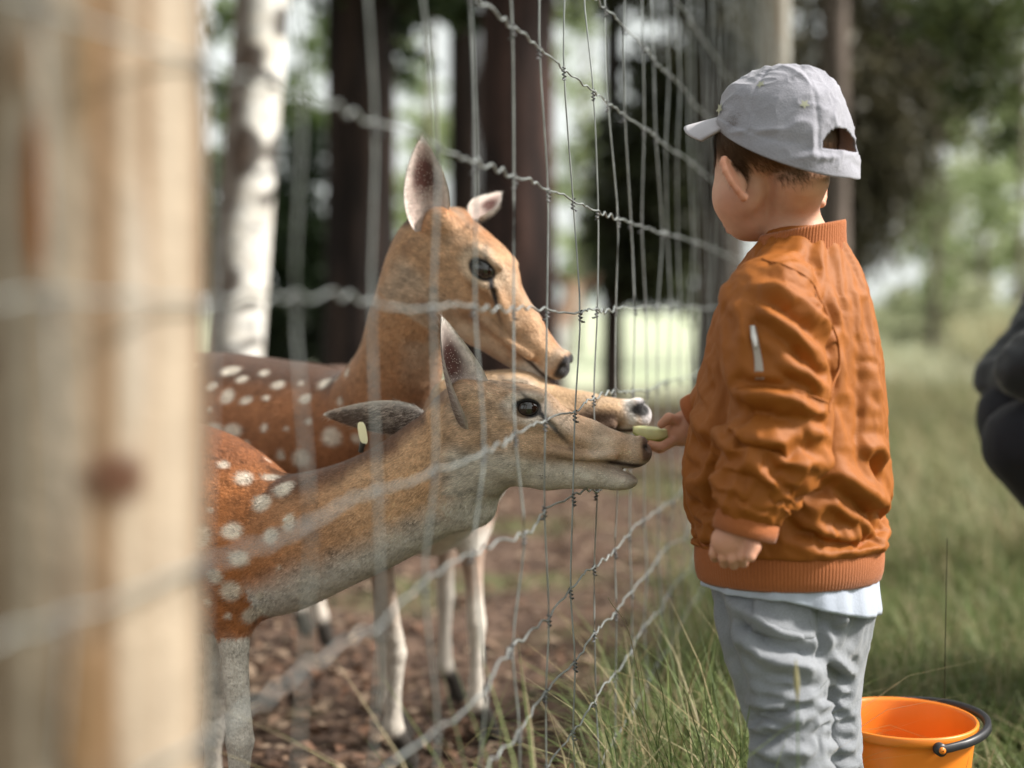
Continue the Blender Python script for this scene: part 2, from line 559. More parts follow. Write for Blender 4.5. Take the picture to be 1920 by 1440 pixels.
def ramp(v, lo, hi): 
    n = N.new('ShaderNodeMapRange'); n.interpolation_type = 'SMOOTHSTEP'
    n.inputs['From Min'].default_value = lo; n.inputs['From Max'].default_value = hi; L.new(v, n.inputs['Value']); return n.outputs['Result']
big, mid, fine_ = noise_node(0.9, 3), noise_node(9, 6), noise_node(70, 4)
off = math_node('SUBTRACT', sx.outputs['X'], math_node('MULTIPLY', sx.outputs['Y'], 0.255))
off = math_node('ADD', off, 0.3896)
off = math_node('ADD', off, math_node('MULTIPLY', math_node('SUBTRACT', mid, 0.5), 0.5))
side_g = ramp(off, -0.15, 0.25)
dirt = mix_node(ramp(mid, 0.35, 0.68), (0.070, 0.045, 0.034), (0.165, 0.110, 0.082))
dirt = mix_node(math_node('MULTIPLY', ramp(fine_, 0.55, 0.7), 0.6), dirt, (0.04, 0.027, 0.02))
patch_g = math_node('MULTIPLY', ramp(big, 0.50, 0.62), 0.75)
dirt = mix_node(patch_g, dirt, (0.105, 0.125, 0.05))
soil = mix_node(ramp(mid, 0.4, 0.65), (0.055, 0.065, 0.028), (0.13, 0.15, 0.06))
near_c = mix_node(side_g, dirt, soil)
far = mix_node(ramp(big, 0.35, 0.65), (0.36, 0.41, 0.27), (0.50, 0.52, 0.39))  # far field coloured pale to stand for sunlight beyond the trees
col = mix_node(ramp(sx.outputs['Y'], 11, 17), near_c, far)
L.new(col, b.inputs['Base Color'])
b.inputs['Roughness'].default_value = 0.95; b.inputs['Specular IOR Level'].default_value = 0.15
bp = N.new('ShaderNodeBump'); bp.inputs['Strength'].default_value = 0.7; bp.inputs['Distance'].default_value = 0.03
L.new(mid, bp.inputs['Height']); L.new(bp.outputs['Normal'], b.inputs['Normal'])
ground = obj('ground', to_mesh('ground', np.stack([GX.ravel(), GY.ravel(), gz], 1), gf), m)
ground['kind'] = 'structure'

# ------------------------------------------------------------------ wire fence
M_WIRE = mat_plain('galvanised_wire', (0.33, 0.35, 0.345), rough=0.42, metal=0.6, noise=0.25, nscale=40)
M_KNOT = mat_plain('dull_zinc_knot', (0.15, 0.15, 0.155), rough=0.5, metal=0.8, noise=0.3, nscale=90)
ROWS = [1.09, 0.93, 0.77, 0.608, 0.440, 0.304, 0.141, 0.002, -0.139, -0.2455, -0.366, -0.456, -0.545, -0.640, -0.735]
SHEAR = [-0.10, -0.09, -0.08, -0.07, -0.055, -0.034, 0.0, 0.004, 0.002, 0.0, 0.0, 0.0, 0.004, 0.006, 0.006]
fence = thing('wire_fence', 'crimped grey wire mesh fence between the deer and the boy', 'fence', (fence_x(2.0), 2.0, 0))
U0 = 0.1503                                                # wire spacing along the fence
rf = np.random.default_rng(5)
def on_fence(u, h, d=0.0):                                  # u metres from the stay at depth 1.839
    y0 = 1.839; base = np.array([fence_x(y0), y0, CAM_H + h]) + FDIR * u + FNOR * d
    return base
NST = range(-9, 66)
jit = {(n, r): (rf.normal(0, 0.0045), rf.normal(0, 0.0035)) for n in NST for r in range(len(ROWS))}
rowsag = [rf.uniform(0, 7) for _ in ROWS]
def node(n, r):
    j = jit[(n, r)]
    dh = 0.004 * math.sin(n * 0.45 + rowsag[r]) + j[1] * 0.5
    if r == 8 and n in (1, 2, 3): dh += (0.010, 0.016, 0.008)[n - 1]     # lifted by the muzzles
    if r == 9 and n in (1, 2): dh -= 0.008
    return on_fence(n * U0 + SHEAR[r] + j[0], ROWS[r] + dh, j[1])
for r in range(len(ROWS)):                                  # crimped line wires
    nodes = np.array([node(n, r) for n in NST])
    pts = []
    ph = rf.uniform(0, 6)
    for i, n in enumerate(list(NST)[:-1]):
        k = 26 if n < 8 else (14 if n < 25 else 6)
        t = np.linspace(0, 1, k, endpoint=False)[:, None]
        seg = nodes[i] * (1 - t) + nodes[i + 1] * t
        amp = (0.0025 if n < 25 else 0.0018) * rf.uniform(0.6, 1.25)
        ph += rf.normal(0, 0.8)
        s = (t[:, 0] + n) * 2 * math.pi * 3.0 + 1.1 * np.sin(t[:, 0] * 9 + ph)
        bow = 0.002 * np.sin(np.pi * t[:, 0]) * rf.normal()
        seg = seg + np.array([0, 0, 1]) * (amp * np.sin(s + ph) * (0.7 + 0.5 * np.sin(n * 1.7)) + bow)[:, None] + FNOR * (0.0012 * np.cos(s * 0.5))[:, None]
        pts.append(seg)
    pts = np.vstack(pts + [nodes[-1:]])
    v, f = tube(pts, 0.00135, 5)
    obj('line_wire', to_mesh('line_wire', v, f), M_WIRE, fence)
# the knot: the stay wrapped round the line wire, three turns and a cut end
th = np.linspace(0, 2 * math.pi * 3.2, 30)
kp = np.stack([0.0023 * np.cos(th), 0.0023 * np.sin(th), 0.003 - 0.0155 * th / th[-1]], 1)
kp = np.vstack([kp, [0.0055, 0.001, -0.0125]])
kv, kf = tube(kp, 0.0011, 4)
knot_me = to_mesh('knot', kv, kf); knot_me.materials.append(M_KNOT)
far_k = Geo()
for n in NST:
    c = np.array([node(n, r) for r in range(len(ROWS))])
    c = np.vstack([c[0] + [0, 0, 0.01], c, [c[-1][0], c[-1][1], 0.035]])
    k = 50 if n < 25 else 22
    path = catmull(c, k) * 0.55 + np.stack([np.interp(np.linspace(0, len(c) - 1, k), np.arange(len(c)), c[:, q]) for q in range(3)], 1) * 0.45
    v, f = tube(path, 0.00115, 5)
    stay = obj('stay_wire', to_mesh('stay_wire', v, f), M_WIRE, fence)
    for r in range(len(ROWS)):
        q = node(n, r)
        if -9 <= n < 11:
            ko = bpy.data.objects.new('knot', knot_me); COL.objects.link(ko); ko.parent = stay; ko.location = Vector(q)
            ko.rotation_euler = (rf.normal(0, 0.12), rf.normal(0, 0.12), rf.uniform(0, 6.28))
        elif n < 40:
            far_k.add(kv * 1.0 + q, kf[::2])
stuff = obj('distant_knots', far_k.mesh('distant_knots'), M_KNOT, fence); stuff['kind'] = 'stuff'

# ------------------------------------------------------------------ fence posts
M_POST = mat_tint('debarked_wood', rough=0.8, noise=0.10, nscale=30, bump=0.25, bscale=90)
def make_post(label, t, r, height, seed, knots, tone=1.0):
    c = np.array([fence_x(t), t, 0]) + FNOR * (r + 0.003)
    na, nz = 120, 260
    a = np.linspace(0, 2 * np.pi, na, endpoint=False); z = np.linspace(-0.02, height, nz)
    A, Zz = np.meshgrid(a, z); A, Zz = A.ravel(), Zz.ravel()
    q = np.stack([np.cos(A) * 2.2, np.sin(A) * 2.2, Zz * 1.1], 1)
    grain = fbm(np.stack([np.cos(A) * 9, np.sin(A) * 9, Zz * 0.9], 1), 1, 3, seed); broad = fbm(q, 1.0, 2, seed + 3)
    rad = r * (1 + 0.010 * broad + 0.006 * grain) * (1 + 0.01 * (height - Zz))
    C = lerp(np.array([0.62, 0.50, 0.37]), np.array([0.30, 0.175, 0.085]), sstep(0.02, 0.42, grain * 0.9 + broad * 0.55))
    C = lerp(C, np.array([0.70, 0.62, 0.51]), sstep(0.15, 0.5, -grain) * 0.6)
    for (ka, kz, wa, wz, colr, amt) in knots:
        da = (A - ka + np.pi) % (2 * np.pi) - np.pi
        d = np.sqrt((da / wa) ** 2 + ((Zz - kz) / wz) ** 2) + 0.18 * grain
        e = sstep(1.1, 0.55, d); C = lerp(C, np.array(colr), e * amt); rad = rad + 0.0025 * e * amt
    V = np.stack([c[0] + rad * np.cos(A), c[1] + rad * np.sin(A), Zz], 1)
    i = np.arange(nz - 1)[:, None] * na; j = np.arange(na)[None, :]; j2 = (j + 1) % na
    F = np.stack([i + j, i + j2, i + na + j2, i + na + j], -1).reshape(-1, 4)
    top = len(V)
    V = np.vstack([V, [[c[0], c[1], height + 0.012]]]); C = np.vstack([C, [[0.5, 0.36, 0.2]]])
    F = [tuple(x) for x in F.tolist()] + [((nz - 1) * na + k, (nz - 1) * na + (k + 1) % na, top) for k in range(na)]
    o = obj('fence_post', to_mesh('fence_post', V, F, True, np.clip(C * np.asarray(tone) * np.array([0.56, 0.55, 0.55]), 0, 1)), M_POST)
    o.data.polygons.foreach_set('use_smooth', np.ones(len(o.data.polygons), dtype=bool))
    return tag(o, label, 'post', 'wooden fence posts')
# angles on the post are measured from +x towards +y; the camera sees it from about -75 degrees
make_post('thick pale round wooden post with dark knots, close at the left', 0.815, 0.070, 2.10, 3,
    [(-1.02, 0.708, 0.30, 0.018, (0.15, 0.065, 0.032), 1.0), (-2.16, 0.770, 0.26, 0.013, (0.13, 0.06, 0.03), 0.9), (-1.62, 0.860, 0.13, 0.055, (0.42, 0.17, 0.05), 1.0),
     (-2.20, 0.915, 0.30, 0.075, (0.22, 0.13, 0.05), 1.0), (-1.75, 0.93, 0.15, 0.02, (0.33, 0.19, 0.09), 0.7), (-1.30, 0.586, 0.26, 0.05, (0.34, 0.20, 0.09), 0.8), (-0.85, 0.80, 0.12, 0.09, (0.72, 0.64, 0.54), 0.7), (-1.25, 0.93, 0.10, 0.05, (0.40, 0.25, 0.12), 0.8), (-2.3, 0.63, 0.35, 0.07, (0.26, 0.15, 0.06), 0.9)])
make_post('pale weathered fence post rising just behind the cap of the boy', 6.6, 0.070, 2.4, 8, [], (0.95, 1.12, 1.3))
make_post('farther thin looking fence post hidden low behind the cap', 11.4, 0.068, 2.0, 12, [], (0.95, 1.12, 1.3))
# ------------------------------------------------------------------ trees
M_BARK = mat_tint('bark', rough=0.9, noise=0.25, nscale=25, bump=0.6, bscale=40)
M_LEAF = mat_tint('leaves', rough=0.5, noise=0.0, spec=0.35, translucent=0.35)
rt = np.random.default_rng(99)

def trunk_mesh(path, radii, kind, seed, sides=36):
    n = 560 if kind == 'birch' else 90
    q = catmull(np.column_stack([path, radii]), n); pts, rad = q[:, :3], q[:, 3]
    v, f = tube(pts, rad, sides)
    a = np.tile(np.arange(sides) / sides * 2 * np.pi, n)
    zz = v[:, 2]
    g = np.stack([np.cos(a), np.sin(a), zz], 1)
    c = np.repeat(pts, sides, 0); d = unit(v - c)
    if kind == 'birch':
        band = vnoise(np.stack([np.cos(a) * 0.9, np.sin(a) * 0.9, zz * 5.5], 1), 1.0, seed); fineb = vnoise(np.stack([np.cos(a) * 1.6, np.sin(a) * 1.6, zz * 22], 1), 1.0, seed + 1)
        C = lerp(np.array([0.62, 0.58, 0.52]), np.array([0.74, 0.72, 0.68]), sstep(-0.5, 0.5, fineb))
        C = lerp(C, np.array([0.035, 0.028, 0.024]), np.clip(sstep(0.30, 0.5, band) * 0.9 + sstep(0.55, 0.75, fineb) * 0.65, 0, 1))
        az_ = np.arctan2(d[:, 1], d[:, 0]); rb = np.random.default_rng(seed)
        for k in range(70):                                     # dark lenticel scars and old branch marks
            zc, ac, wa, wz = rb.uniform(0, 9), rb.uniform(-3.1, 0.2), rb.uniform(0.25, 1.1), rb.uniform(0.010, 0.032)
            da = np.abs((az_ - ac + np.pi) % (2 * np.pi) - np.pi)
            mk = np.clip(1.3 - np.sqrt((da / wa) ** 2 + ((zz - zc + 0.02 * np.sin(az_ * 3 + k)) / wz) ** 2) * 0.9, 0, 1)
            C = lerp(C, np.array([0.028, 0.022, 0.019]), mk * 0.95)
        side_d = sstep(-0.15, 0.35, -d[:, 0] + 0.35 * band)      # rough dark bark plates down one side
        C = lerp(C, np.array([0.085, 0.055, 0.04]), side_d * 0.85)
    else:
        base = {'pine': ((0.013, 0.009, 0.008), (0.045, 0.029, 0.023)), 'red': ((0.018, 0.011, 0.010), (0.062, 0.034, 0.028)), 'grey': ((0.05, 0.042, 0.036), (0.13, 0.105, 0.088)), 'pale': ((0.10, 0.08, 0.068), (0.22, 0.175, 0.15))}[kind]
        fis = fbm(np.stack([np.cos(a) * 5, np.sin(a) * 5, zz * 1.6], 1), 1.0, 3, seed)
        C = lerp(np.array(base[0]), np.array(base[1]), sstep(-0.25, 0.35, fis))
        v = v + d * (0.06 * np.repeat(rad, sides) * fis)[:, None]
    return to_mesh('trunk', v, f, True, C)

def leaf_cloud(blobs, size, dark, light, droop=0.0, aspect=0.55):
    """blobs: (centre, radii(3), count) -> one crown of separate leaf faces in uneven clumps."""
    Vs, Cs = [], []
    for (c, rad, cnt) in blobs:
        c = np.asarray(c); rad = np.asarray(rad)
        ncl = max(3, int(cnt / 45))
        u = unit(rt.normal(0, 1, (ncl, 3))) * (rt.random((ncl, 1)) ** 0.45)
        cl = c + u * rad
        tone = rt.random(ncl)
        which = rt.integers(0, ncl, cnt)
        spread = 0.24 * rad.min() + 0.05
        p = cl[which] + rt.normal(0, 1, (cnt, 3)) * spread * np.array([1, 1, 0.7 + droop])
        n = unit(rt.normal(0, 1, (cnt, 3)) + np.array([0, 0, 0.6]))
        t = unit(np.cross(n, rt.normal(0, 1, (cnt, 3))) + np.array([0, 0, -droop * 1.5])); b_ = unit(np.cross(n, t))
        s = size * rt.uniform(0.6, 1.4, (cnt, 1))
        q = np.stack([p - t * s, p + b_ * s * aspect, p + t * s, p - b_ * s * aspect], 1)
        Vs.append(q.reshape(-1, 3))
        k = np.clip(tone[which] * 0.7 + rt.random(cnt) * 0.5, 0, 1)
        Cs.append(np.repeat(lerp(np.array(dark), np.array(light), k), 4, 0))
    V = np.vstack(Vs); F = np.arange(len(V)).reshape(-1, 4)
    return to_mesh('crown', V, F, False, np.vstack(Cs))

def make_tree(name, label, group, path, radii, kind, seed, blobs, size, dark, light, limbs=(), droop=0.0, aspect=0.55):
    root = thing(name, label, 'tree', (path[0][0], path[0][1], 0), group)
    tr = obj('trunk', trunk_mesh(np.array(path), np.array(radii), kind, seed), M_BARK, root)
    for (a, b_, r) in limbs:
        a, b_ = np.asarray(a, float), np.asarray(b_, float); mid_ = (a + b_) / 2 + np.array([0, 0, 0.12 * np.linalg.norm(b_ - a)])
        v, f = tube(catmull([a, mid_, b_], 14), np.linspace(r, r * 0.25, 14), 8)
        col_ = {'birch': (0.2, 0.17, 0.15), 'pale': (0.4, 0.35, 0.3)}.get(kind, (0.07, 0.045, 0.035))
        obj('limb', to_mesh('limb', v, f, True, np.tile(col_, (len(v), 1))), M_BARK, tr)
    if blobs: obj('crown', leaf_cloud(blobs, size, dark, light, droop, aspect), M_LEAF, root)
    return root
def B(px, py, d, w, h, cnt, depth=None):
    """A foliage mass seen at (px, py), d metres away, w x h photograph pixels in half size."""
    rx = w / LENS_PX * d; rz = h / LENS_PX * d
    return (P(px, py, d), (rx, depth if depth else max(rx, rz) * 0.8, rz), cnt)
def up(px, y0, px1, y1, d):
    a, b_ = P(px, y0, d), P(px1, y1, d); dr = (b_ - a) / (b_[2] - a[2])
    return lambda h: a + dr * (h - a[2])
GREEN_D, GREEN_L = (0.020, 0.038, 0.014), (0.085, 0.125, 0.045)
BRIGHT_D, BRIGHT_L = (0.06, 0.10, 0.03), (0.20, 0.27, 0.10)
OLIVE_D, OLIVE_L = (0.045, 0.044, 0.026), (0.125, 0.112, 0.066)
TG = 'trees behind the enclosure'
w = up(440, 650, 492, 0, 6.0)
make_tree('birch_tree', 'leaning white birch with dark bark bands behind the spotted deer', TG, [w(0), w(1.5), w(3), w(6), w(9)], [0.125, 0.112, 0.108, 0.085, 0.04], 'birch', 4,
    [B(560, -500, 6.0, 500, 300, 2500), B(430, -250, 6.4, 130, 160, 500), B(640, -900, 6.0, 700, 500, 3500)], 0.035, BRIGHT_D, BRIGHT_L, [(w(3.4), P(300, -300, 6.0), 0.03), (w(4), P(760, -500, 6.2), 0.03)])
def straight(px, d, r, kind, seed, label, blobs, top=11, lean=0, size=0.05, dark=GREEN_D, light=GREEN_L, limbs=(), droop=0.0, name='pine_tree', aspect=0.55):
    x = (px - 960) / LENS_PX * d
    return make_tree(name, label, TG, [(x, d, -0.02), (x + lean * 0.2, d, 1.2), (x + lean * 0.4, d, 3.5), (x + lean, d, top)], [r * 1.3, r * 1.02, r * 0.95, r * 0.4], kind, seed, blobs, size, dark, light, limbs, droop, aspect)
straight(676, 9.0, 0.215, 'pine', 21, 'thick dark trunk between the birch and the upright deer ear',
    [B(770, 40, 9.2, 70, 70, 420), B(735, -120, 9, 260, 140, 1500), B(640, -420, 9, 500, 260, 2600), B(760, 130, 9.4, 30, 50, 90)], limbs=[((-0.95, 9, 2.6), P(800, 20, 9.2), 0.04), ((-0.95, 9, 3.4), P(500, -300, 9), 0.05)])
straight(969, 8.0, 0.208, 'red', 22, 'broad reddish brown trunk right behind the head of the upright deer',
    [B(1040, -190, 8, 300, 130, 1500), B(930, -450, 8, 500, 260, 2600), B(880, 20, 8.4, 40, 40, 160)], limbs=[((0.05, 8, 2.8), P(1200, -220, 8), 0.04), ((0.0, 8, 2.2), P(860, 10, 8.4), 0.03)])
straight(870, 11.0, 0.115, 'pine', 23, 'slim dark trunk half hidden behind the broad reddish trunk', [B(860, -300, 11, 300, 200, 1500)])
straight(1149, 13.0, 0.085, 'pine', 24, 'thin dark trunk rising above the muzzles behind the fence',
    [B(1215, 330, 13, 85, 120, 2600), B(1175, 420, 13.2, 60, 90, 1300), B(1265, 460, 13, 75, 100, 1900), B(1190, 510, 13, 60, 55, 900), B(1290, 250, 13.3, 80, 150, 2400), B(1230, 140, 13.3, 60, 70, 500), B(1200, -60, 13, 220, 90, 2000)], dark=OLIVE_D, light=(0.06, 0.075, 0.03), size=0.075, name='spruce_tree')
straight(1352, 12.0, 0.20, 'grey', 25, 'grey brown trunk behind the fence wires left of the cap', [B(1380, 60, 12, 130, 100, 1500), B(1360, -160, 12, 300, 150, 2600)], dark=OLIVE_D, light=OLIVE_L, size=0.07)
straight(1566, 9.5, 0.088, 'pale', 26, 'slim pinkish trunk above the cap of the boy', [B(1500, -200, 9.5, 250, 130, 1700)], dark=OLIVE_D, light=OLIVE_L, name='birch_tree')
xs = (1575 - 960) / LENS_PX * 10.5
make_tree('spruce_tree', 'dark drooping spruce filling the gap right of the cap', TG, [(xs, 10.5, 0), (xs, 10.5, 2), (xs, 10.5, 5), (xs, 10.5, 10)], [0.17, 0.15, 0.12, 0.04], 'pine', 27,
    [B(1640, 60, 10.3, 120, 110, 3200), B(1600, 200, 10.0, 120, 110, 3200), B(1690, 170, 10.2, 75, 120, 2000), B(1620, 330, 10.3, 95, 100, 2600), B(1600, 430, 10.4, 70, 70, 1200), B(1700, 300, 10.5, 50, 80, 700), B(1780, 30, 10.2, 60, 60, 480), B(1795, 150, 10.4, 22, 90, 200), B(1850, 30, 10.2, 60, 55, 420), B(1892, 110, 10.3, 22, 100, 190), B(1832, 120, 10.3, 18, 60, 110), B(1560, -170, 10.2, 260, 150, 2600), B(1800, -130, 10.2, 160, 80, 500)],
    0.055, OLIVE_D, OLIVE_L, [((xs, 10.5, 2.6), P(1780, 120, 10.4), 0.03), ((xs, 10.5, 3.1), P(1880, 20, 10.3), 0.03), ((xs, 10.5, 2.2), P(1560, 250, 10.2), 0.03)], droop=0.5, aspect=0.25)
# undergrowth and foliage between the trunks
SG = 'shrubs behind the enclosure'
def shrub(label, blobs, dark, light, size):
    c = blobs[0][0]
    root = thing('shrub', label, 'shrub', (c[0], c[1], 0), SG)
    cr = obj('crown', leaf_cloud(blobs, size, dark, light), M_LEAF, root)
    for k in range(4):
        bl = blobs[k % len(blobs)][0]
        v, f = tube(catmull([(c[0] + 0.12 * (k - 1.5), c[1], -0.02), (c[0] * 0.6 + bl[0] * 0.4, c[1], bl[2] * 0.5), bl], 10), np.linspace(0.03, 0.008, 10), 6)
        obj('stem', to_mesh('stem', v, f, True, np.tile((0.06, 0.045, 0.035), (len(v), 1))), M_BARK, root)
shrub('dark green shrub between the birch and the thick dark trunk', [B(570, 500, 12, 60, 90, 2400), B(590, 600, 11.8, 80, 70, 2200), B(545, 400, 12.2, 45, 80, 900), B(580, 300, 12.4, 45, 80, 450), B(520, 640, 12, 60, 60, 1500)], (0.012, 0.024, 0.010), (0.05, 0.08, 0.03), 0.055)
shrub('loose bright leaved shrub at the left behind the birch', [B(415, 330, 13, 40, 70, 500), B(410, 160, 13.2, 35, 70, 260), B(560, 200, 13.4, 40, 80, 380), B(400, 480, 13, 60, 80, 900), B(590, 60, 13.5, 50, 60, 220), B(420, 40, 13.5, 40, 50, 160)], BRIGHT_D, BRIGHT_L, 0.06)
shrub('low dark shrub behind the trunks left of the upright deer', [B(650, 640, 11, 90, 60, 1600), B(700, 560, 11.6, 60, 60, 600)], (0.012, 0.02, 0.010), (0.045, 0.06, 0.028), 0.06)
shrub('green bush with leaves coloured pale like haze in the sunny gap above the upright ear', [B(790, 260, 26, 40, 200, 700), B(785, 480, 27, 50, 90, 700), B(1090, 470, 26, 40, 80, 500)], (0.22, 0.28, 0.15), (0.40, 0.46, 0.30), 0.10)  # leaf colour lightened to stand for backlit haze
shrub('bush with leaves coloured pale like haze in the bright clearing at the right', [B(1785, 440, 24, 45, 110, 700), B(1770, 570, 23, 60, 50, 700), B(1835, 540, 25, 40, 70, 500), B(1720, 615, 26, 90, 25, 500)], (0.26, 0.29, 0.17), (0.46, 0.47, 0.32), 0.09)  # backlight and haze put into the pale leaf colours
shrub('taller bush with leaves coloured pale like haze at the far right edge of the clearing', [B(1790, 330, 28, 50, 100, 800), B(1885, 420, 29, 30, 190, 800), B(1860, 620, 28, 90, 40, 900)], (0.30, 0.33, 0.21), (0.50, 0.52, 0.37), 0.10)  # leaves paled in colour for the hazy backlight

# pale birches in the bright clearing, thinly leaved, leaf colours lightened to stand for backlight
for k, (px, d, hw, label) in enumerate([(1745, 20, 60, 'thin pale birch in the clearing nearest the dark spruce'), (1835, 23, 55, 'thin pale birch in the middle of the clearing'), (1905, 19, 50, 'thin pale birch at the right edge of the clearing'),
                                        (790, 21, 45, 'thin pale birch in the bright gap above the upright ear'), (1080, 24, 50, 'thin pale birch in the bright gap right of the broad trunk')]):
    straight(px, d, 0.045, 'pale', 60 + k, label, [B(px, 40, d, hw, 110, 330), B(px + 20, 220, d + 0.5, hw, 120, 360), B(px - 20, 380, d, hw * 0.9, 100, 330), B(px + 10, 500, d + 0.6, hw * 0.8, 70, 260), B(px, -160, d, hw * 1.6, 120, 600)],
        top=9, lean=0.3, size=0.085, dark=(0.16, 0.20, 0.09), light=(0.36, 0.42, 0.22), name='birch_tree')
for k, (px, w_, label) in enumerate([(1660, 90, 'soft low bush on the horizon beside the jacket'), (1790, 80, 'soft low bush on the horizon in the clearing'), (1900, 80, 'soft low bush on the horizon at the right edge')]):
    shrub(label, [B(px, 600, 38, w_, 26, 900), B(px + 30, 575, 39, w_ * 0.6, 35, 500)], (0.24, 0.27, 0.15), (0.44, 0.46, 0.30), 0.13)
# leafy branch hanging into the view at the upper right
make_tree('beech_tree', 'leafy branches hanging into the top right corner from a tree beyond the frame', TG, [(4.3, 8.4, 0), (4.3, 8.4, 2), (4.2, 8.4, 4), (4.0, 8.4, 7)], [0.2, 0.18, 0.14, 0.05], 'grey', 73,
    [B(1790, 20, 7.6, 70, 60, 420), B(1870, 60, 7.6, 60, 80, 420), B(1810, 140, 7.8, 28, 80, 170), B(1895, 200, 7.7, 22, 90, 160), B(1765, 110, 7.9, 20, 60, 90), B(1850, 230, 7.8, 14, 60, 50), B(2050, -60, 8, 200, 200, 1500), B(1900, -150, 7.8, 200, 120, 900)],
    0.035, (0.035, 0.05, 0.018), (0.13, 0.16, 0.06), [((4.2, 8.4, 3.2), P(1830, 40, 7.7), 0.04), ((4.2, 8.4, 2.7), P(1890, 180, 7.7), 0.03)])
# trees beyond the left edge, seen only from a step aside
for k, (px, d, r_, label) in enumerate([(250, 9, 0.2, 'dark trunk hidden behind the near post'), (20, 12, 0.18, 'dark trunk hidden behind the left of the near post'), (-260, 8, 0.22, 'dark trunk beyond the left edge'), (-520, 13, 0.2, 'farther dark trunk beyond the left edge')]):
    straight(px, d, r_, 'pine', 80 + k, label, [B(px, -250, d, 330, 200, 1500), B(px - 60, 100, d + 1.5, 130, 130, 700), B(px + 60, 430, d + 2, 150, 120, 1100)], size=0.07)
# unseen big tree, added so its crown cuts the light from overhead
make_tree('beech_tree', 'unseen large tree added behind the photographer so its crown shades the enclosure', TG, [(-2.8, -2.2, 0), (-2.8, -2.2, 2.5), (-2.6, -1.8, 5), (-2.4, -1.0, 8)], [0.32, 0.28, 0.24, 0.10], 'grey', 71,
    [((-3.5, 0, 6.2), (2.4, 2.4, 1.4), 1300), ((-3.4, 3.8, 6.6), (2.2, 2.4, 1.4), 900), ((-5.5, 2.0, 5.4), (2.2, 3.0, 1.6), 1200), ((-2.5, -2.5, 7.0), (2.6, 1.8, 1.3), 1300)],
    0.12, GREEN_D, GREEN_L, [((-2.6, -1.8, 4.6), (-3.2, 3.0, 6.4), 0.10), ((-2.6, -1.8, 4.8), (-2.0, -2.5, 6.8), 0.09), ((-2.6, -1.8, 4.4), (-5.2, 1.5, 5.4), 0.09)])

# ------------------------------------------------------------------ grass
M_GRASS = mat_tint('grass_blades', rough=0.55, noise=0.0, spec=0.3, translucent=0.3)
def blades(name, pts, lens, width, col_a, col_b, bend, label, dryness=0.15, seg=4):
    n = len(pts)
    az = rt.uniform(0, 2 * np.pi, n); d = np.stack([np.cos(az), np.sin(az), np.zeros(n)], 1)
    sdir = np.stack([-np.sin(az), np.cos(az), np.zeros(n)], 1)
    bd = bend * rt.uniform(0.2, 1.4, n); kink = rt.uniform(0, 1, n)
    rows = []
    for k in range(seg + 1):
        t = k / seg
        ang = bd * t ** 1.4
        h = lens * t * np.cos(np.minimum(ang * 0.75, 1.5)); o = lens * t * np.sin(np.minimum(ang, 1.6)) * 0.9
        c = pts + d * o[:, None] + np.array([0, 0, 1.0]) * h[:, None]
        wd = width * (1 - t) ** 0.7 * rt.uniform(0.7, 1.3, n)
        rows.append((c - sdir * wd[:, None], c + sdir * wd[:, None]))
    V = np.stack([r for pr in rows for r in pr], 1)           # n, 2*(seg+1), 3
    m_ = 2 * (seg + 1)
    idx = np.array([(2 * k, 2 * k + 1, 2 * k + 3, 2 * k + 2) for k in range(seg)])
    F = (np.arange(n)[:, None, None] * m_ + idx[None]).reshape(-1, 4)
    t = rt.random(n); dry = rt.random(n) < dryness
    C = lerp(np.array(col_a), np.array(col_b), t); C[dry] = lerp(np.array([0.30, 0.24, 0.12]), np.array([0.46, 0.40, 0.25]), rt.random(dry.sum()))
    o = obj(name, to_mesh(name, V.reshape(-1, 3), F, False, np.repeat(C, m_, 0)), M_GRASS)
    return tag(o, label, 'grass', kind='stuff')
def scatter(n, y0, y1, xf, power=1.0):
    y = y0 + (y1 - y0) * rt.random(n) ** power
    lo, hi = xf(y); x = lo + (hi - lo) * rt.random(n)
    return x, y
def put(x, y): return np.stack([x, y, ground_z(x, y) - 0.004], 1)
# beside the fence, on the boy's side
x, y = scatter(30000, 1.15, 4.2, lambda y: (fence_x(y) + 0.02 - 0.10 * rt.random(len(y)), 0.40 * y + 0.35), 0.9)
tuft = fbm(np.stack([x, y, 0 * x], 1), 6, 2, 41)
kp_ = (rt.random(len(x)) < 0.45 + 0.6 * tuft + 0.3) & (np.hypot(x - 0.539, y - 1.97) > 0.15) & (np.hypot(x - 0.34, y - 1.78) > 0.075)
x, y = x[kp_], y[kp_]
ln = rt.uniform(0.05, 0.19, len(x)) * (1 + 0.6 * np.clip(fbm(np.stack([x, y, 0 * x], 1), 3, 2, 5), -0.5, 1)) * np.where(x - fence_x(y) < 0.28, 1.9, 1.15)
blades('grass', put(x, y), ln, 0.0021, (0.068, 0.104, 0.030), (0.225, 0.275, 0.10), 1.35, 'green meadow grass growing along the boy side of the fence', 0.24)
x, y = scatter(42000, 4.0, 13, lambda y: (fence_x(y) + 0.05, 0.42 * y + 0.6), 1.2)
blades('grass', put(x, y), rt.uniform(0.08, 0.32, len(x)), 0.0042, (0.11, 0.13, 0.05), (0.31, 0.32, 0.16), 1.2, 'softer tall grass of the meadow farther behind the bucket', 0.3, seg=3)
x, y = scatter(26000, 12, 34, lambda y: (fence_x(y), 0.44 * y + 1), 1.2)
blades('grass', put(x, y), rt.uniform(0.15, 0.40, len(x)), 0.012, (0.36, 0.39, 0.25), (0.58, 0.60, 0.44), 0.9, 'far grass of the clearing, coloured pale for sunlit glow', 0.3, seg=2)  # blades painted paler to imitate the overexposed far light
x, y = scatter(7000, 13, 22, lambda y: (fence_x(y) + 1.5, 0.44 * y + 1), 1.0)
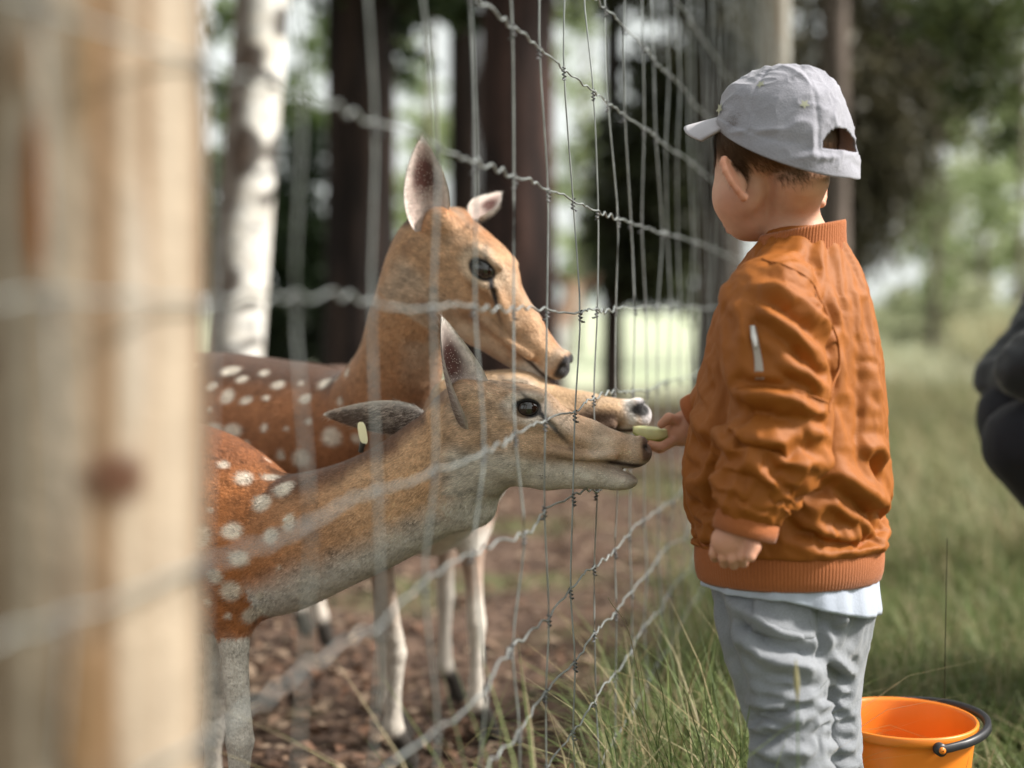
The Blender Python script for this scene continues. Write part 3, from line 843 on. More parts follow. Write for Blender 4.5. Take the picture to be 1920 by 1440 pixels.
blades('grass', put(x, y), rt.uniform(0.35, 0.95, len(x)), 0.012, (0.24, 0.27, 0.14), (0.46, 0.46, 0.30), 0.7, 'tall pale weeds standing along the far side of the meadow', 0.4, seg=3)
# inside the enclosure: thin tufts
x, y = scatter(60000, 2.0, 12, lambda y: (-0.42 * y - 0.3, fence_x(y)), 1.4)
kp_ = fbm(np.stack([x, y, 0 * x], 1), 0.9, 3, 77) + 0.02 * (y - 3) > 0.22 + 0.5 * (y < 3.3)
x, y = x[kp_], y[kp_]
blades('grass', put(x, y), rt.uniform(0.02, 0.07, len(x)), 0.0028, (0.07, 0.09, 0.03), (0.17, 0.19, 0.08), 1.1, 'short thin grass tufts inside the deer enclosure', 0.3, seg=2)
# a few single stalks that stand out
def stalk(label, pts, r0, head, colr):
    root = thing('grass_stalk', label, 'grass stalk', (pts[0][0], pts[0][1], 0), 'single tall grass stalks')
    p = catmull(pts, 24)
    v, f = tube(p, np.linspace(r0, r0 * 0.5, 24), 5)
    obj('stem', to_mesh('stem', v, f, True, np.tile(colr, (len(v), 1))), M_GRASS, root)
    if head:
        e = p[-9:]; v, f = tube(e, r0 * np.array([0.6, 1.6, 2.4, 2.8, 2.8, 2.4, 1.9, 1.2, 0.4]), 6)
        obj('seed_head', to_mesh('seed_head', v, f, True, np.tile([0.40, 0.36, 0.20], (len(v), 1))), M_GRASS, root)
def gp(px, d): q = P(px, 900, d); q[2] = 0; return q
stalk('thin dark grass stalk standing upright above the bucket', [gp(1768, 2.05), P(1772, 1250, 2.05), P(1776, 1010, 2.05)], 0.0011, False, (0.045, 0.05, 0.025))
stalk('slender green stalk crossing the near trouser leg of the boy', [gp(1497, 1.5), P(1496, 1400, 1.5), P(1492, 1235, 1.5)], 0.0011, True, (0.14, 0.20, 0.09))
stalk('dry straw stalk leaning at the foot of the fence', [gp(1250, 1.95), P(1190, 1230, 1.93), P(1140, 1120, 1.91)], 0.0010, False, (0.38, 0.33, 0.2))

# ------------------------------------------------------------------ fallen leaves on the enclosure floor
n = 26000
x, y = scatter(n, 1.6, 9, lambda y: (-0.40 * y - 0.2, fence_x(y) + 0.05), 1.5)
dens = fbm(np.stack([x, y, 0 * x], 1), 1.3, 3, 12); kp_ = rt.random(n) < 0.55 + 0.5 * dens
x, y = x[kp_], y[kp_]; n = len(x)
c = np.stack([x, y, ground_z(x, y) + rt.uniform(0.002, 0.012, n)], 1)
az = rt.uniform(0, 2 * np.pi, n); tl = rt.normal(0, 0.35, (n, 2))
t = unit(np.stack([np.cos(az), np.sin(az), tl[:, 0]], 1)); s_ = unit(np.stack([-np.sin(az), np.cos(az), tl[:, 1]], 1))
sz = rt.uniform(0.008, 0.026, (n, 1))
up_ = np.array([0, 0, 1.0])
q = np.stack([c - t * sz, c + s_ * sz * 0.55 + up_ * sz * 0.25, c + t * sz, c - s_ * sz * 0.55 + up_ * sz * 0.2], 1)
pal = np.array([(0.13, 0.078, 0.05), (0.22, 0.145, 0.10), (0.08, 0.048, 0.032), (0.34, 0.25, 0.18), (0.17, 0.095, 0.062), (0.05, 0.032, 0.024)])
C = pal[rt.integers(0, len(pal), n)] * rt.uniform(0.8, 1.2, (n, 1))
lf = obj('leaf_litter', to_mesh('leaf_litter', q.reshape(-1, 3), np.arange(4 * n).reshape(-1, 4), False, np.repeat(C, 4, 0)), mat_tint('dry_leaves', rough=0.8, noise=0.1, translucent=0.1))
tag(lf, 'brown fallen leaves scattered over the enclosure floor', 'leaf litter', kind='stuff')
# ------------------------------------------------------------------ fallow deer
M_COAT = mat_tint('deer_coat', rough=0.75, sheen=0.15, noise=0.16, nscale=60, bump=0.35, bscale=260)
M_FUR = mat_tint('deer_fur', rough=0.6, sheen=0.1, noise=0.0, spec=0.25)
M_EAR = mat_tint('deer_ear', rough=0.8, noise=0.2, nscale=120, translucent=0.12)
M_EYE = mat_plain('deer_eye', (0.012, 0.008, 0.007), rough=0.04, spec=0.9)
M_TAG = mat_plain('ear_tag_plastic', (0.86, 0.80, 0.52), rough=0.4)
M_TAGD = mat_plain('ear_tag_stud', (0.07, 0.07, 0.06), rough=0.5)

CREAM = np.array([0.60, 0.53, 0.44]); WHITE = np.array([0.78, 0.74, 0.68]); BLACK = np.array([0.012, 0.011, 0.012])

def head_frame(s):
    th, ph, ro = (math.radians(s.get(k, 0)) for k in ('yaw', 'pitch', 'roll'))
    f0 = np.array([math.cos(th), -math.sin(th), 0]); z = np.array([0, 0, 1.0])
    f = f0 * math.cos(ph) - z * math.sin(ph)
    l = np.cross(z, f0); u = np.cross(f, l)
    l, u = l * math.cos(ro) + u * math.sin(ro), u * math.cos(ro) - l * math.sin(ro)
    R = np.stack([f, l, u], 1)
    if 'heading' in s:
        a = math.radians(s['heading']); T = np.array([[math.cos(a), -math.sin(a), 0], [math.sin(a), math.cos(a), 0], [0, 0, 1]])
        R = T @ R
    return R

def ear_mesh(length, width, cup, inner, outer, rim, seed):
    nu, nv = 26, 15
    V, C = [], []
    for layer in (0, 1):
        for i in range(nu):
            u = i / (nu - 1)
            w = width * (0.30 * (1 - u) ** 2 + 1.0 * math.sin(math.pi * min(1, u * 0.97 + 0.03) ** 0.80) ** 0.75) * 0.5
            if u > 0.985: w *= 0.35
            for j in range(nv):
                v = -1 + 2 * j / (nv - 1)
                ang = v * (1.35 - 0.75 * u)                       # rolled tighter near the base
                x = w * math.sin(ang) / math.sin(max(0.3, 1.35 - 0.75 * u))
                z = cup * (1 - math.cos(ang)) * (w / (width * 0.5)) * 1.4 + 0.10 * length * u * u
                th = 0.0016 * (1 - abs(v) ** 4) if layer else 0.0
                V.append((u * length, x, z - th * 1.6))
                edge = max(abs(v) ** 4, sstep(0.90, 1.0, np.array([u]))[0])
                if layer == 0:
                    deep = min(1, 1.25 * max(0, 1 - (abs(v + 0.1) / 0.72) ** 3) * math.exp(-((u - 0.60) / 0.25) ** 2))
                    c = inner * (1 - deep) + np.array([0.085, 0.034, 0.028]) * deep
                    c = c * (1 - edge) + rim * edge
                else:
                    c = outer * (1 - edge ** 2) + rim * edge ** 2
                C.append(c * (0.92 + 0.16 * random.random()))
    F = []
    for layer in (0, 1):
        o = layer * nu * nv
        for i in range(nu - 1):
            for j in range(nv - 1):
                q = (o + i * nv + j, o + i * nv + j + 1, o + (i + 1) * nv + j + 1, o + (i + 1) * nv + j)
                F.append(q if layer == 0 else q[::-1])
    o = nu * nv
    for i in range(nu - 1):
        F.append((i * nv, (i + 1) * nv, o + (i + 1) * nv, o + i * nv))
        F.append((i * nv + nv - 1, o + i * nv + nv - 1, o + (i + 1) * nv + nv - 1, (i + 1) * nv + nv - 1))
    for j in range(nv - 1):
        F.append(((nu - 1) * nv + j, (nu - 1) * nv + j + 1, o + (nu - 1) * nv + j + 1, o + (nu - 1) * nv + j))
    return np.array(V), np.array(F), np.array(C)

def place_ear(parent, base, tip, facing, width, cup, outer, seed, fur=True, inner=(0.60, 0.47, 0.42)):
    base, tip = np.asarray(base), np.asarray(tip)
    L = np.linalg.norm(tip - base); x = (tip - base) / L
    z = np.asarray(facing, dtype=float); z = unit(z - x * (z @ x)); y = np.cross(z, x)
    R = np.stack([x, y, z], 1)
    V, F, C = ear_mesh(L, width, cup, np.array(inner), np.asarray(outer), np.array([0.80, 0.76, 0.71]), seed)
    W = base + V @ R.T
    o = obj('ear', to_mesh('ear', W, F, True, C), M_EAR, parent)
    if fur:
        N = normals(W, F); n0 = len(V) // 2
        inn = np.arange(len(V)) < n0
        edge = np.abs(np.tile(np.linspace(-1, 1, 15), 52)) > 0.8
        hairs('ear_hair', W, F, N, np.where(inn[:, None], np.array([0.62, 0.54, 0.48]), C), 2200, np.where(edge & inn, 0.012, np.where(inn, 0.016, 0.006)), 0.0007,
              np.where((inn & edge)[:, None], x + y * np.sign(np.tile(np.linspace(1, -1, 15), 52))[:, None] * 0.8, x), 0.45, M_FUR, o,
              mask=np.where(edge | (np.repeat(np.arange(26), 15).tolist() * 2 < np.full(780, 12)), 1.0, 0.25), jitter=0.3)
    return o

def make_deer(s):
    R = head_frame(s); sc = s['scale']
    eye_near = np.array([0.093, -0.041, -0.020])
    O = np.asarray(s['eye']) - R @ (eye_near * sc)
    W = lambda p: O + R @ (np.asarray(p, dtype=float) * sc)
    S = Sculpt(); bones = []
    lat = R[:, 1]
    # head
    S.ell(W((0.030, 0, -0.030)), np.array([0.058, 0.045, 0.046]) * sc, R, k=0.02)
    S.ell(W((0.078, 0, -0.020)), np.array([0.050, 0.040, 0.033]) * sc, R, k=0.02)
    S.chain([W((0.105, 0, -0.040)), W((0.170, 0, -0.059)), W((0.222, 0, -0.070))], np.array([0.036, 0.0262, 0.0200]) * sc, [0.84, 0.82, 0.95], lat, k=0.02)
    S.ell(W((0.232, 0, -0.073)), np.array([0.0235, 0.0225, 0.0185]) * sc, R, k=0.012)
    ga = math.radians(s.get('gape', 0))
    def J(x, y, z):                                            # lower jaw, swung open about its hinge
        dx, dz = x - 0.05, z + 0.07
        return W((0.05 + dx * math.cos(ga) + dz * math.sin(ga), y, -0.07 - dx * math.sin(ga) + dz * math.cos(ga)))
    S.chain([J(0.046, 0, -0.076), J(0.120, 0, -0.087), J(0.205, 0, -0.095)], np.array([0.044, 0.032, 0.0155]) * sc, [0.85, 0.8, 0.95], lat, k=0.018)
    S.ell(J(0.219, 0, -0.0985), np.array([0.021, 0.0165, 0.0115]) * sc, R, k=0.008)
    for y in (-1, 1):
        S.ell(W((0.066, y * 0.022, -0.064)), np.array([0.047, 0.022, 0.042]) * sc, R, k=0.016)
        S.ell(W((0.088, y * 0.035, -0.0045)), np.array([0.026, 0.0105, 0.0085]) * sc, R, k=0.010)
        S.ell(W((0.090, y * 0.036, -0.038)), np.array([0.024, 0.009, 0.007]) * sc, R, k=0.010)
        S.chain([W((0.112, y * 0.030, -0.034)), W((0.165, y * 0.022, -0.060))], np.array([0.008, 0.005]) * sc, k=0.012)     # cheek bone
        S.chain([W((0.125, y * 0.026, -0.075)), W((0.170, y * 0.0235, -0.080)), W((0.205, y * 0.024, -0.078))], np.array([0.007, 0.0055, 0.006]) * sc, k=0.006)   # upper lip muscle
        S.ell(W((0.205, y * 0.017, -0.066)), np.array([0.020, 0.008, 0.012]) * sc, R, k=0.008)
        S.ell(W((0.010, y * 0.036, -0.004)), np.array([0.02, 0.018, 0.018]) * sc, R, k=0.02)          # ear root
        S.ell(W((0.238, y * 0.0145, -0.060)), np.array([0.012, 0.007, 0.010]) * sc, R, k=0.006)         # wing of the nostril
    neck = np.array([list(n[:3]) for n in s['neck']]); nr = np.array([n[3] for n in s['neck']])
    neck = np.vstack([W((0.012, 0, -0.048)), neck]); nr = np.concatenate([[0.046 * sc], nr])
    body = np.array([list(n[:3]) for n in s['body']]); br = np.array([n[3] for n in s['body']])
    side = s['side']                                             # across the body
    S.chain(neck, nr, s.get('neck_ratio', 0.72), lat * 0.5 + np.asarray(side) * 0.5, k=0.03, n=14)
    S.chain(body, br, s.get('body_ratio', 0.78), side, k=0.035, n=12)
    S.chain([neck[-1], body[0]], [nr[-1], br[0] * 0.92], [0.75, 0.78], side, k=0.03)
    for leg in s['legs']:
        S.chain([p for p, r in leg], [r for p, r in leg], k=0.035)
    for a in s.get('extra', []): S.ell(*a[:2], k=a[2] if len(a) > 2 else 0.02)
    if 'tail' in s: S.chain(s['tail'], [0.02, 0.018, 0.008], k=0.02)
    # hollows
    for y in (-1, 1):
        S.ell(W((0.093, y * 0.050, -0.0205)), np.array([0.0165, 0.012, 0.0115]) * sc, R, k=0.006, sub=True)
        S.chain([W((0.118, y * 0.034, -0.036)), W((0.132, y * 0.031, -0.046))], np.array([0.0035, 0.002]) * sc, k=0.004, sub=True)     # gland slit below the eye
        S.ell(W((0.250, y * 0.0125, -0.0645)), np.array([0.006, 0.0045, 0.0045]) * sc, R, k=0.004, sub=True)
        S.chain([W((0.252, y * 0.006, -0.0885)), W((0.236, y * 0.021, -0.0895)), W((0.212, y * 0.0250, -0.0872)), W((0.194, y * 0.0262, -0.0855))], np.array([0.0033, 0.0032, 0.0026, 0.0012]) * sc, k=0.004, sub=True)
    fl = np.minimum(O, W((0.26, 0, -0.1))) - 0.09; fh = np.maximum(O, W((0.26, 0, -0.1))) + 0.07
    V, F = S.build(s['vox'], (s['fine'], fl, fh), smooth=2)
    N = normals(V, F)
    # ---- coat colours
    H = (V - O) @ R / sc                                         # head coordinates
    names = [('neck', neck, nr), ('body', body, br)] + [('leg', np.array([p for p, r in l]), np.array([r for p, r in l])) for l in s['legs']]
    best = np.full(len(V), 1e9); rel = np.zeros(len(V)); kind = np.zeros(len(V), int); along = np.zeros(len(V)); dirn = np.zeros_like(V)
    for (nm, pts, rr) in names:
        for i in range(len(pts) - 1):
            a, b = pts[i], pts[i + 1]; ab = b - a
            t = np.clip(((V - a) @ ab) / (ab @ ab), 0, 1); q = a + t[:, None] * ab; rad = rr[i] + (rr[i + 1] - rr[i]) * t
            d = np.linalg.norm(V - q, axis=1) / rad
            if nm == 'leg' and i == 0: d = d * 1.5
            m = d < best
            best[m] = d[m]; rel[m] = ((V - q)[:, 2] / rad)[m]; kind[m] = {'neck': 1, 'body': 2, 'leg': 3}[nm]; along[m] = ((i + t) / (len(pts) - 1))[m]
            dirn[m] = unit(ab)
    head = sstep(-0.035, 0.01, H[:, 0]) * (H[:, 0] < 0.3) * (np.abs(H[:, 1]) < 0.09) * (H[:, 2] > -0.135) * (H[:, 2] < 0.06)
    n1 = fbm(V, 14, 3, s['seed']); n2 = fbm(V, 55, 2, s['seed'] + 5)
    C = np.tile(s['coat'], (len(V), 1)).astype(float)
    bodyneck = lerp(np.asarray(s['neck_col']), np.asarray(s['coat']), sstep(0.45, 1.1, (kind == 1) * along + (kind != 1) * 1.5))
    C = bodyneck
    C = lerp(C, np.asarray(s['dorsal']), sstep(0.62, 0.95, rel + 0.15 * n1) * ((kind == 1) | (kind == 2)) * s.get('dorsal_amt', 1.0))
    ba = s.get('belly_at', (-0.30, -0.75))
    under = sstep(ba[0], ba[1], rel + 0.18 * n1) * (kind == 2) + sstep(s.get('throat', (-0.25, -0.8))[0], s.get('throat', (-0.25, -0.8))[1], rel + 0.2 * n1) * (kind == 1)
    C = lerp(C, np.asarray(s.get('belly', WHITE)), np.clip(under, 0, 1))
    nape = sstep(0.55, 0.95, rel + 0.12 * n1) * (kind == 1) * s.get('nape', 0.6)
    C = lerp(C, np.array([0.07, 0.035, 0.02]), np.clip(nape, 0, 1))
    legw = (kind == 3) * sstep(s.get('leg_white', 0.25), s.get('leg_white', 0.25) + s.get('leg_band', 0.2), along + 0.05 * n1)
    C = lerp(C, np.array([0.66, 0.61, 0.54]), legw * 0.95)
    # white spots in loose rows on the flanks
    if s.get('spots'):
        cand = np.where((kind == 2) & (np.abs(rel) < 0.93) & (rel > -0.5))[0] if 'spot_rel' not in s else np.where(((kind == 2) | ((kind == 1) & (along > 0.8))) & (rel > s['spot_rel'][0]) & (rel < s['spot_rel'][1]))[0]
        r2 = np.random.default_rng(s['seed']); pts = []
        for i in r2.permutation(cand)[:6000]:
            p = V[i]
            if all(np.linalg.norm(p - q) > 0.027 + 0.014 * r2.random() for q, _ in pts):
                pts.append((p, 0.0035 + 0.0105 * r2.random() ** 1.6))
            if len(pts) >= s['spots']: break
        amt = np.zeros(len(V)); wob = 0.0022 * n2
        for p, r in pts:
            sx_, sz_ = r2.uniform(0.7, 1.15), r2.uniform(0.8, 1.2)
            d = np.linalg.norm((V - p) * np.array([sx_, 1, sz_]), axis=1)
            amt = np.maximum(amt, sstep(r * 1.5, r * 0.7, d + wob))
        C = lerp(C, np.array([0.74, 0.66, 0.55]), amt * 0.85)
    # head
    ax, ay, az = H[:, 0], np.abs(H[:, 1]), H[:, 2]
    hc = np.tile(s['head_col'], (len(V), 1)).astype(float)
    hc = lerp(hc, np.asarray(s['crown']), sstep(0.000, 0.022, az + 0.25 * np.maximum(0, ax - 0.09) + 0.004 * n1) * sstep(0.13, 0.06, ax))
    bridge = sstep(0.012, 0.004, ay) * sstep(0.11, 0.14, ax)
    hc = lerp(hc, np.asarray(s['crown']) * 0.9, bridge * 0.6 * (az > -0.075))
    hc = lerp(hc, np.asarray(s.get('pale', CREAM)), sstep(-0.070, -0.098, az + 0.10 * (ax - 0.1) + 0.006 * n1) * s.get('jaw_pale', 1))
    hc = lerp(hc, np.asarray(s['cheek_dark']), np.exp(-((ax - 0.125) / 0.035) ** 2 - ((az + 0.083) / 0.010) ** 2) * 0.8 * sstep(-0.3, 0.5, n1 + 0.3))
    ed = np.sqrt(((ax - 0.092) / 1.5) ** 2 + ((az + 0.0205) / 1.0) ** 2 + ((ay - 0.043) / 2.5) ** 2)
    hc = lerp(hc, np.asarray(s.get('eye_ring', CREAM)), sstep(0.026, 0.017, ed) * s.get('ring', 0.7))
    hc = lerp(hc, BLACK * 1.5, sstep(0.0145, 0.0118, ed))
    tear = np.exp(-(((ax - 0.1135) * 0.75 - (az + 0.030) * -0.65) / 0.0045) ** 2 - (((ax - 0.1135) * 0.65 + (az + 0.030) * 0.75) / 0.0052) ** 2) * (ay > 0.02)
    hc = lerp(hc, BLACK * 2, np.clip(tear * 1.3, 0, 1))
    lip = sstep(0.185, 0.215, ax) * sstep(-0.079, -0.086, az) * sstep(-0.112, -0.10, az)
    hc = lerp(hc, np.asarray(s.get('lip', CREAM)), lip * 0.85)
    hc = lerp(hc, np.asarray(s.get('lip', WHITE)), np.exp(-((ax - 0.232) / 0.008) ** 2) * (az > -0.082) * s.get('muzzle_band', 0.4))
    big = fbm(V, 26, 2, s['seed'] + 9)
    hc = lerp(hc, np.asarray(s['cheek_dark']) * 1.15, sstep(0.12, 0.6, big) * 0.45 * (ax < 0.2) * (az < -0.02)); hc = lerp(hc, np.asarray(s.get('pale', CREAM)), sstep(0.1, 0.6, -big) * 0.35 * (ax < 0.22))
    md = s.get('muzzle_dark', 0)
    if md: hc = lerp(hc, np.array([0.075, 0.042, 0.03]), sstep(0.11, 0.15, ax) * sstep(0.222, 0.208, ax) * sstep(-0.040, -0.055, az + 0.22 * (ax - 0.15)) * md)
    nose = sstep(0.238, 0.2435, ax + 0.10 * (az + 0.066)) * sstep(-0.088, -0.080, az)
    hc = lerp(hc, np.asarray(s.get('nose_col', BLACK * 1.6)), nose)
    nd = np.sqrt(((ax - 0.243) / 1.3) ** 2 + ((az + 0.0645) / 0.9) ** 2 + ((ay - 0.014) / 1.2) ** 2)
    hc = lerp(hc, BLACK, sstep(0.0075 * s.get('nostril', 1), 0.0045 * s.get('nostril', 1), nd))
    my = -0.0895 + 0.10 * np.clip(0.236 - ax, 0, 1)
    slit = np.exp(-((az - my) / 0.0028) ** 2) * sstep(0.188, 0.204, ax) * (ay > 0.002)
    hc = lerp(hc, np.array([0.05, 0.028, 0.022]), np.clip(slit * 1.2, 0, 1))
    C = lerp(C, hc, head)
    C = C * (1 + 0.10 * n2 + 0.08 * n1)[:, None]
    # hoofs
    for leg in s['legs']:
        foot = leg[-1][0]
        d = np.linalg.norm((V - foot) * np.array([1, 1, 0.8]), axis=1)
        C = lerp(C, np.array([0.03, 0.025, 0.02]), sstep(0.05, 0.04, d))
    C = np.clip(C, 0.004, 0.95)
    root = thing('deer', s['label'], 'deer', (body[len(body) // 2][0], body[len(body) // 2][1], 0), s.get('group', 'fallow deer at the fence'))
    bo = obj('body', to_mesh('body', V, F, True, C), M_COAT, root)
    # ---- coat hair
    dirn = np.where((head > 0.5)[:, None], lerp(-R[:, 0], unit(-R[:, 0] - R[:, 2] * 0.4), sstep(0.08, 0.0, H[:, 0])), dirn + np.array([0, 0, -0.25]))
    ln = np.where(head > 0.5, 0.0035 + 0.004 * sstep(0.14, 0.02, H[:, 0]), np.where(kind == 3, 0.005, 0.0065)) * s.get('fur_len', 1.0)
    keep = np.where((head > 0.5) & ((nose > 0.3) | (ed < 0.017)), 0, 1.0) * np.where(head > 0.5, 2.2, 1.0) * np.where(V[:, 0] / V[:, 1] * LENS_PX + 960 < 330, 0.15, 1)
    if s.get('fur'):
        hairs('fur', V, F, N, C, s['fur'], ln, 0.0009, dirn, 0.24, M_FUR, bo, mask=keep, bright=0.42, mottle=0.55, jitter=0.12)
    # ---- eyes
    for y in (-1, 1):
        sv, sf = lathe([(0.0, -1), (0.35, -0.94), (0.68, -0.73), (0.9, -0.43), (1, 0), (0.9, 0.43), (0.68, 0.73), (0.35, 0.94), (0, 1)], 20)
        c = W((0.092, y * 0.0335, -0.0205))
        e = obj('eye', to_mesh('eye', c + (sv * np.array([1.15, 1.0, 0.95]) * s.get('eye_r', 0.0142) * sc) @ R.T, sf), M_EYE, root)
    for e in s['ears']:
        o = place_ear(root, e['base'], e['tip'], e['face'], e['w'], e.get('cup', 0.018), e['outer'], s['seed'], e.get('fur', True), e.get('inner', (0.60, 0.47, 0.42)))
    return root, (V, F, N, O, R, W)

def ground_leg(top, knee, foot, r=(0.052, 0.0195, 0.0165, 0.0145, 0.0215, 0.0145, 0.02, 0.021)):
    """Shoulder -> elbow -> knee -> fetlock -> hoof."""
    top, knee, foot = map(np.asarray, (top, knee, foot))
    elbow = top * 0.55 + knee * 0.45
    f = np.array([foot[0], foot[1], 0.0])
    fet = knee * 0.20 + f * 0.80 + np.array([0, 0, 0.01])
    fet[2] = max(fet[2], 0.075)
    hoof = f + np.array([0.028, 0, 0.018])
    pas = fet * 0.45 + hoof * 0.55 + np.array([0.004, 0, 0.002])
    return [(top, r[0]), (elbow, r[1]), (knee + (elbow - knee) * 0.18, r[2]), (knee, r[2] * 1.12), (knee * 0.8 + fet * 0.2, r[3]), (knee * 0.3 + fet * 0.7, r[3] * 0.92), (fet, r[4] * 0.85), (pas, r[5]), (hoof, r[6])]

def hind_leg(hip, foot, side_x=1.0, r=1.0):
    hip, f = np.asarray(hip, dtype=float), np.asarray(foot, dtype=float)
    h = hip[2]
    d = np.array([side_x, 0, 0])
    knee = hip + d * 0.09 + np.array([0, 0, -h * 0.30]); knee[1] = hip[1] * 0.7 + f[1] * 0.3
    hock = np.array([f[0] - 0.035 * side_x, hip[1] * 0.3 + f[1] * 0.7, h * 0.42])
    fet = np.array([f[0], f[1], 0.075]); hoof = np.array([f[0] + 0.03 * side_x, f[1], 0.018])
    return [(hip, 0.10 * r), (knee, 0.062 * r), (knee * 0.45 + hock * 0.55, 0.033 * r), (hock, 0.024 * r), (hock * 0.6 + fet * 0.4, 0.0165 * r), (fet, 0.019 * r), (hoof, 0.02 * r)]

def T3(l): return [(*P(x, y, d), r) for (x, y, d, r) in l]

# --- the deer holding its head high behind the others
pA = dict(seed=11, scale=1.14, yaw=14, pitch=36, roll=4, eye=P(905, 505, 2.075), vox=0.0056, fine=0.0030, fur=230000,
    label='tall brown spotted deer holding its head up, one ear upright, between post and boy',
    neck=T3([(800, 520, 2.17, .056), (768, 600, 2.20, .054), (745, 700, 2.26, .062), (700, 800, 2.34, .088)]),
    body=T3([(640, 850, 2.40, .135), (520, 850, 2.46, .150), (380, 838, 2.52, .158), (200, 850, 2.58, .160), (30, 850, 2.64, .155), (-90, 830, 2.68, .125)]),
    side=(0.25, 0.97, 0), coat=(0.31, 0.125, 0.05), neck_col=(0.48, 0.28, 0.15), dorsal=(0.09, 0.038, 0.018),
    head_col=(0.50, 0.305, 0.175), crown=(0.36, 0.145, 0.052), cheek_dark=(0.20, 0.09, 0.04), eye_ring=(0.60, 0.46, 0.33), ring=0.75,
    jaw_pale=0.55, pale=(0.50, 0.42, 0.33), lip=(0.62, 0.54, 0.45), spots=300, spot_rel=(-0.75, 0.95), throat=(-0.5, -1.0), belly=CREAM, leg_white=0.06)
fa = P(735, 1440, 2.46); fb = P(690, 1400, 2.62)
pA['legs'] = [ground_leg(P(690, 900, 2.38), P(742, 1225, 2.46), fa), ground_leg(P(700, 900, 2.54), P(722, 1190, 2.62), P(728, 1390, 2.62)),
              hind_leg(P(-60, 860, 2.60), P(-100, 1390, 2.58)), hind_leg(P(-60, 860, 2.74), P(-20, 1350, 2.78))]
pA['tail'] = [P(-180, 790, 2.70), P(-215, 850, 2.71), P(-220, 930, 2.71)]
pA['ears'] = [dict(base=P(798, 432, 2.10), tip=P(786, 256, 2.08), face=(0.35, -1, 0.05), w=0.062, cup=0.018, outer=(0.22, 0.10, 0.05)),
              dict(base=P(886, 412, 2.19), tip=P(937, 370, 2.27), face=(0.15, -0.65, 0.75), w=0.036, cup=0.016, outer=(0.40, 0.30, 0.22))]
deerA, infoA = make_deer(pA)

# --- the deer stretching its neck to the fence, nearest to the lens
pB = dict(seed=23, eye_r=0.0130, scale=1.03, yaw=3, pitch=1.5, roll=-6, gape=4, eye=P(990, 765, 1.885), vox=0.0056, fine=0.0028, fur=260000,
    label='nearest deer with ear tag, neck stretched flat and muzzle pushed through the fence',
    neck=T3([(868, 850, 1.945, .062), (800, 903, 1.96, .067), (700, 960, 1.98, .068), (600, 998, 2.00, .074), (515, 1025, 2.03, .086)]),
    body=T3([(415, 1010, 2.07, .128), (330, 985, 2.11, .142), (200, 985, 2.15, .148), (30, 985, 2.20, .148), (-120, 960, 2.24, .142), (-210, 945, 2.27, .115)]),
    side=(0.22, 0.97, 0), coat=(0.39, 0.145, 0.048), neck_col=(0.60, 0.37, 0.21), dorsal=(0.22, 0.075, 0.025), dorsal_amt=0.9,
    head_col=(0.56, 0.385, 0.255), crown=(0.52, 0.30, 0.155), cheek_dark=(0.25, 0.155, 0.085), eye_ring=(0.66, 0.57, 0.49), ring=0.9,
    jaw_pale=1.0, pale=(0.64, 0.58, 0.50), lip=(0.60, 0.50, 0.42), nose_col=(0.16, 0.10, 0.075), spots=260, spot_rel=(-0.7, 0.9), throat=(-0.15, -0.85), belly=(0.70, 0.66, 0.61), belly_at=(-0.92, -1.3), leg_white=0.03, leg_band=0.09)
pB['legs'] = [ground_leg(P(430, 1060, 2.00), P(450, 1390, 1.98), P(444, 1660, 1.98)), ground_leg(P(410, 1060, 2.16), P(400, 1360, 2.18), P(398, 1560, 2.18)),
              hind_leg(P(-190, 960, 2.18), P(-230, 1560, 2.17)), hind_leg(P(-190, 960, 2.34), P(-150, 1480, 2.36))]
pB['tail'] = [P(-300, 900, 2.28), P(-335, 970, 2.29), P(-340, 1050, 2.29)]
pB['extra'] = [(P(880, 955, 1.945), (0.036, 0.022, 0.026), 0.02)]
pB['ears'] = [dict(base=P(868, 798, 1.905), tip=P(812, 597, 1.885), face=(0.86, -0.50, 0.12), w=0.074, cup=0.034, outer=(0.15, 0.09, 0.065), inner=(0.76, 0.66, 0.60)),
              dict(base=P(800, 800, 1.985), tip=P(601, 791, 2.02), face=(0.05, 0.75, 0.65), w=0.060, cup=0.016, outer=(0.135, 0.105, 0.09), inner=(0.5, 0.42, 0.38))]
deerB, infoB = make_deer(pB)

# --- the deer behind it taking the food
pC = dict(seed=37, muzzle_dark=0.9, nostril=1.9, nose_col=(0.55, 0.52, 0.53), scale=1.16, yaw=8, pitch=-10, roll=0, gape=9, eye=P(964, 741, 2.055), vox=0.010, fine=0.0032, fur=110000,
    label='deer half hidden behind the nearest deer, white muzzle touching the food in the hand',
    neck=T3([(880, 850, 2.16, .068), (830, 915, 2.30, .078), (800, 940, 2.46, .085), (800, 930, 2.62, .095)]),
    body=T3([(800, 905, 2.76, .125), (765, 870, 2.90, .140), (710, 840, 3.06, .145), (650, 815, 3.25, .145), (600, 800, 3.42, .13)]),
    side=(0.86, 0.5, 0), coat=(0.30, 0.12, 0.05), neck_col=(0.30, 0.165, 0.09), dorsal=(0.16, 0.07, 0.035),
    head_col=(0.50, 0.33, 0.19), crown=(0.52, 0.32, 0.17), cheek_dark=(0.22, 0.13, 0.07), pale=(0.40, 0.32, 0.25), jaw_pale=0.7, lip=(0.80, 0.77, 0.74),
    muzzle_band=1.0, spots=40, throat=(-0.3, -0.9), belly=WHITE, leg_white=0.05)
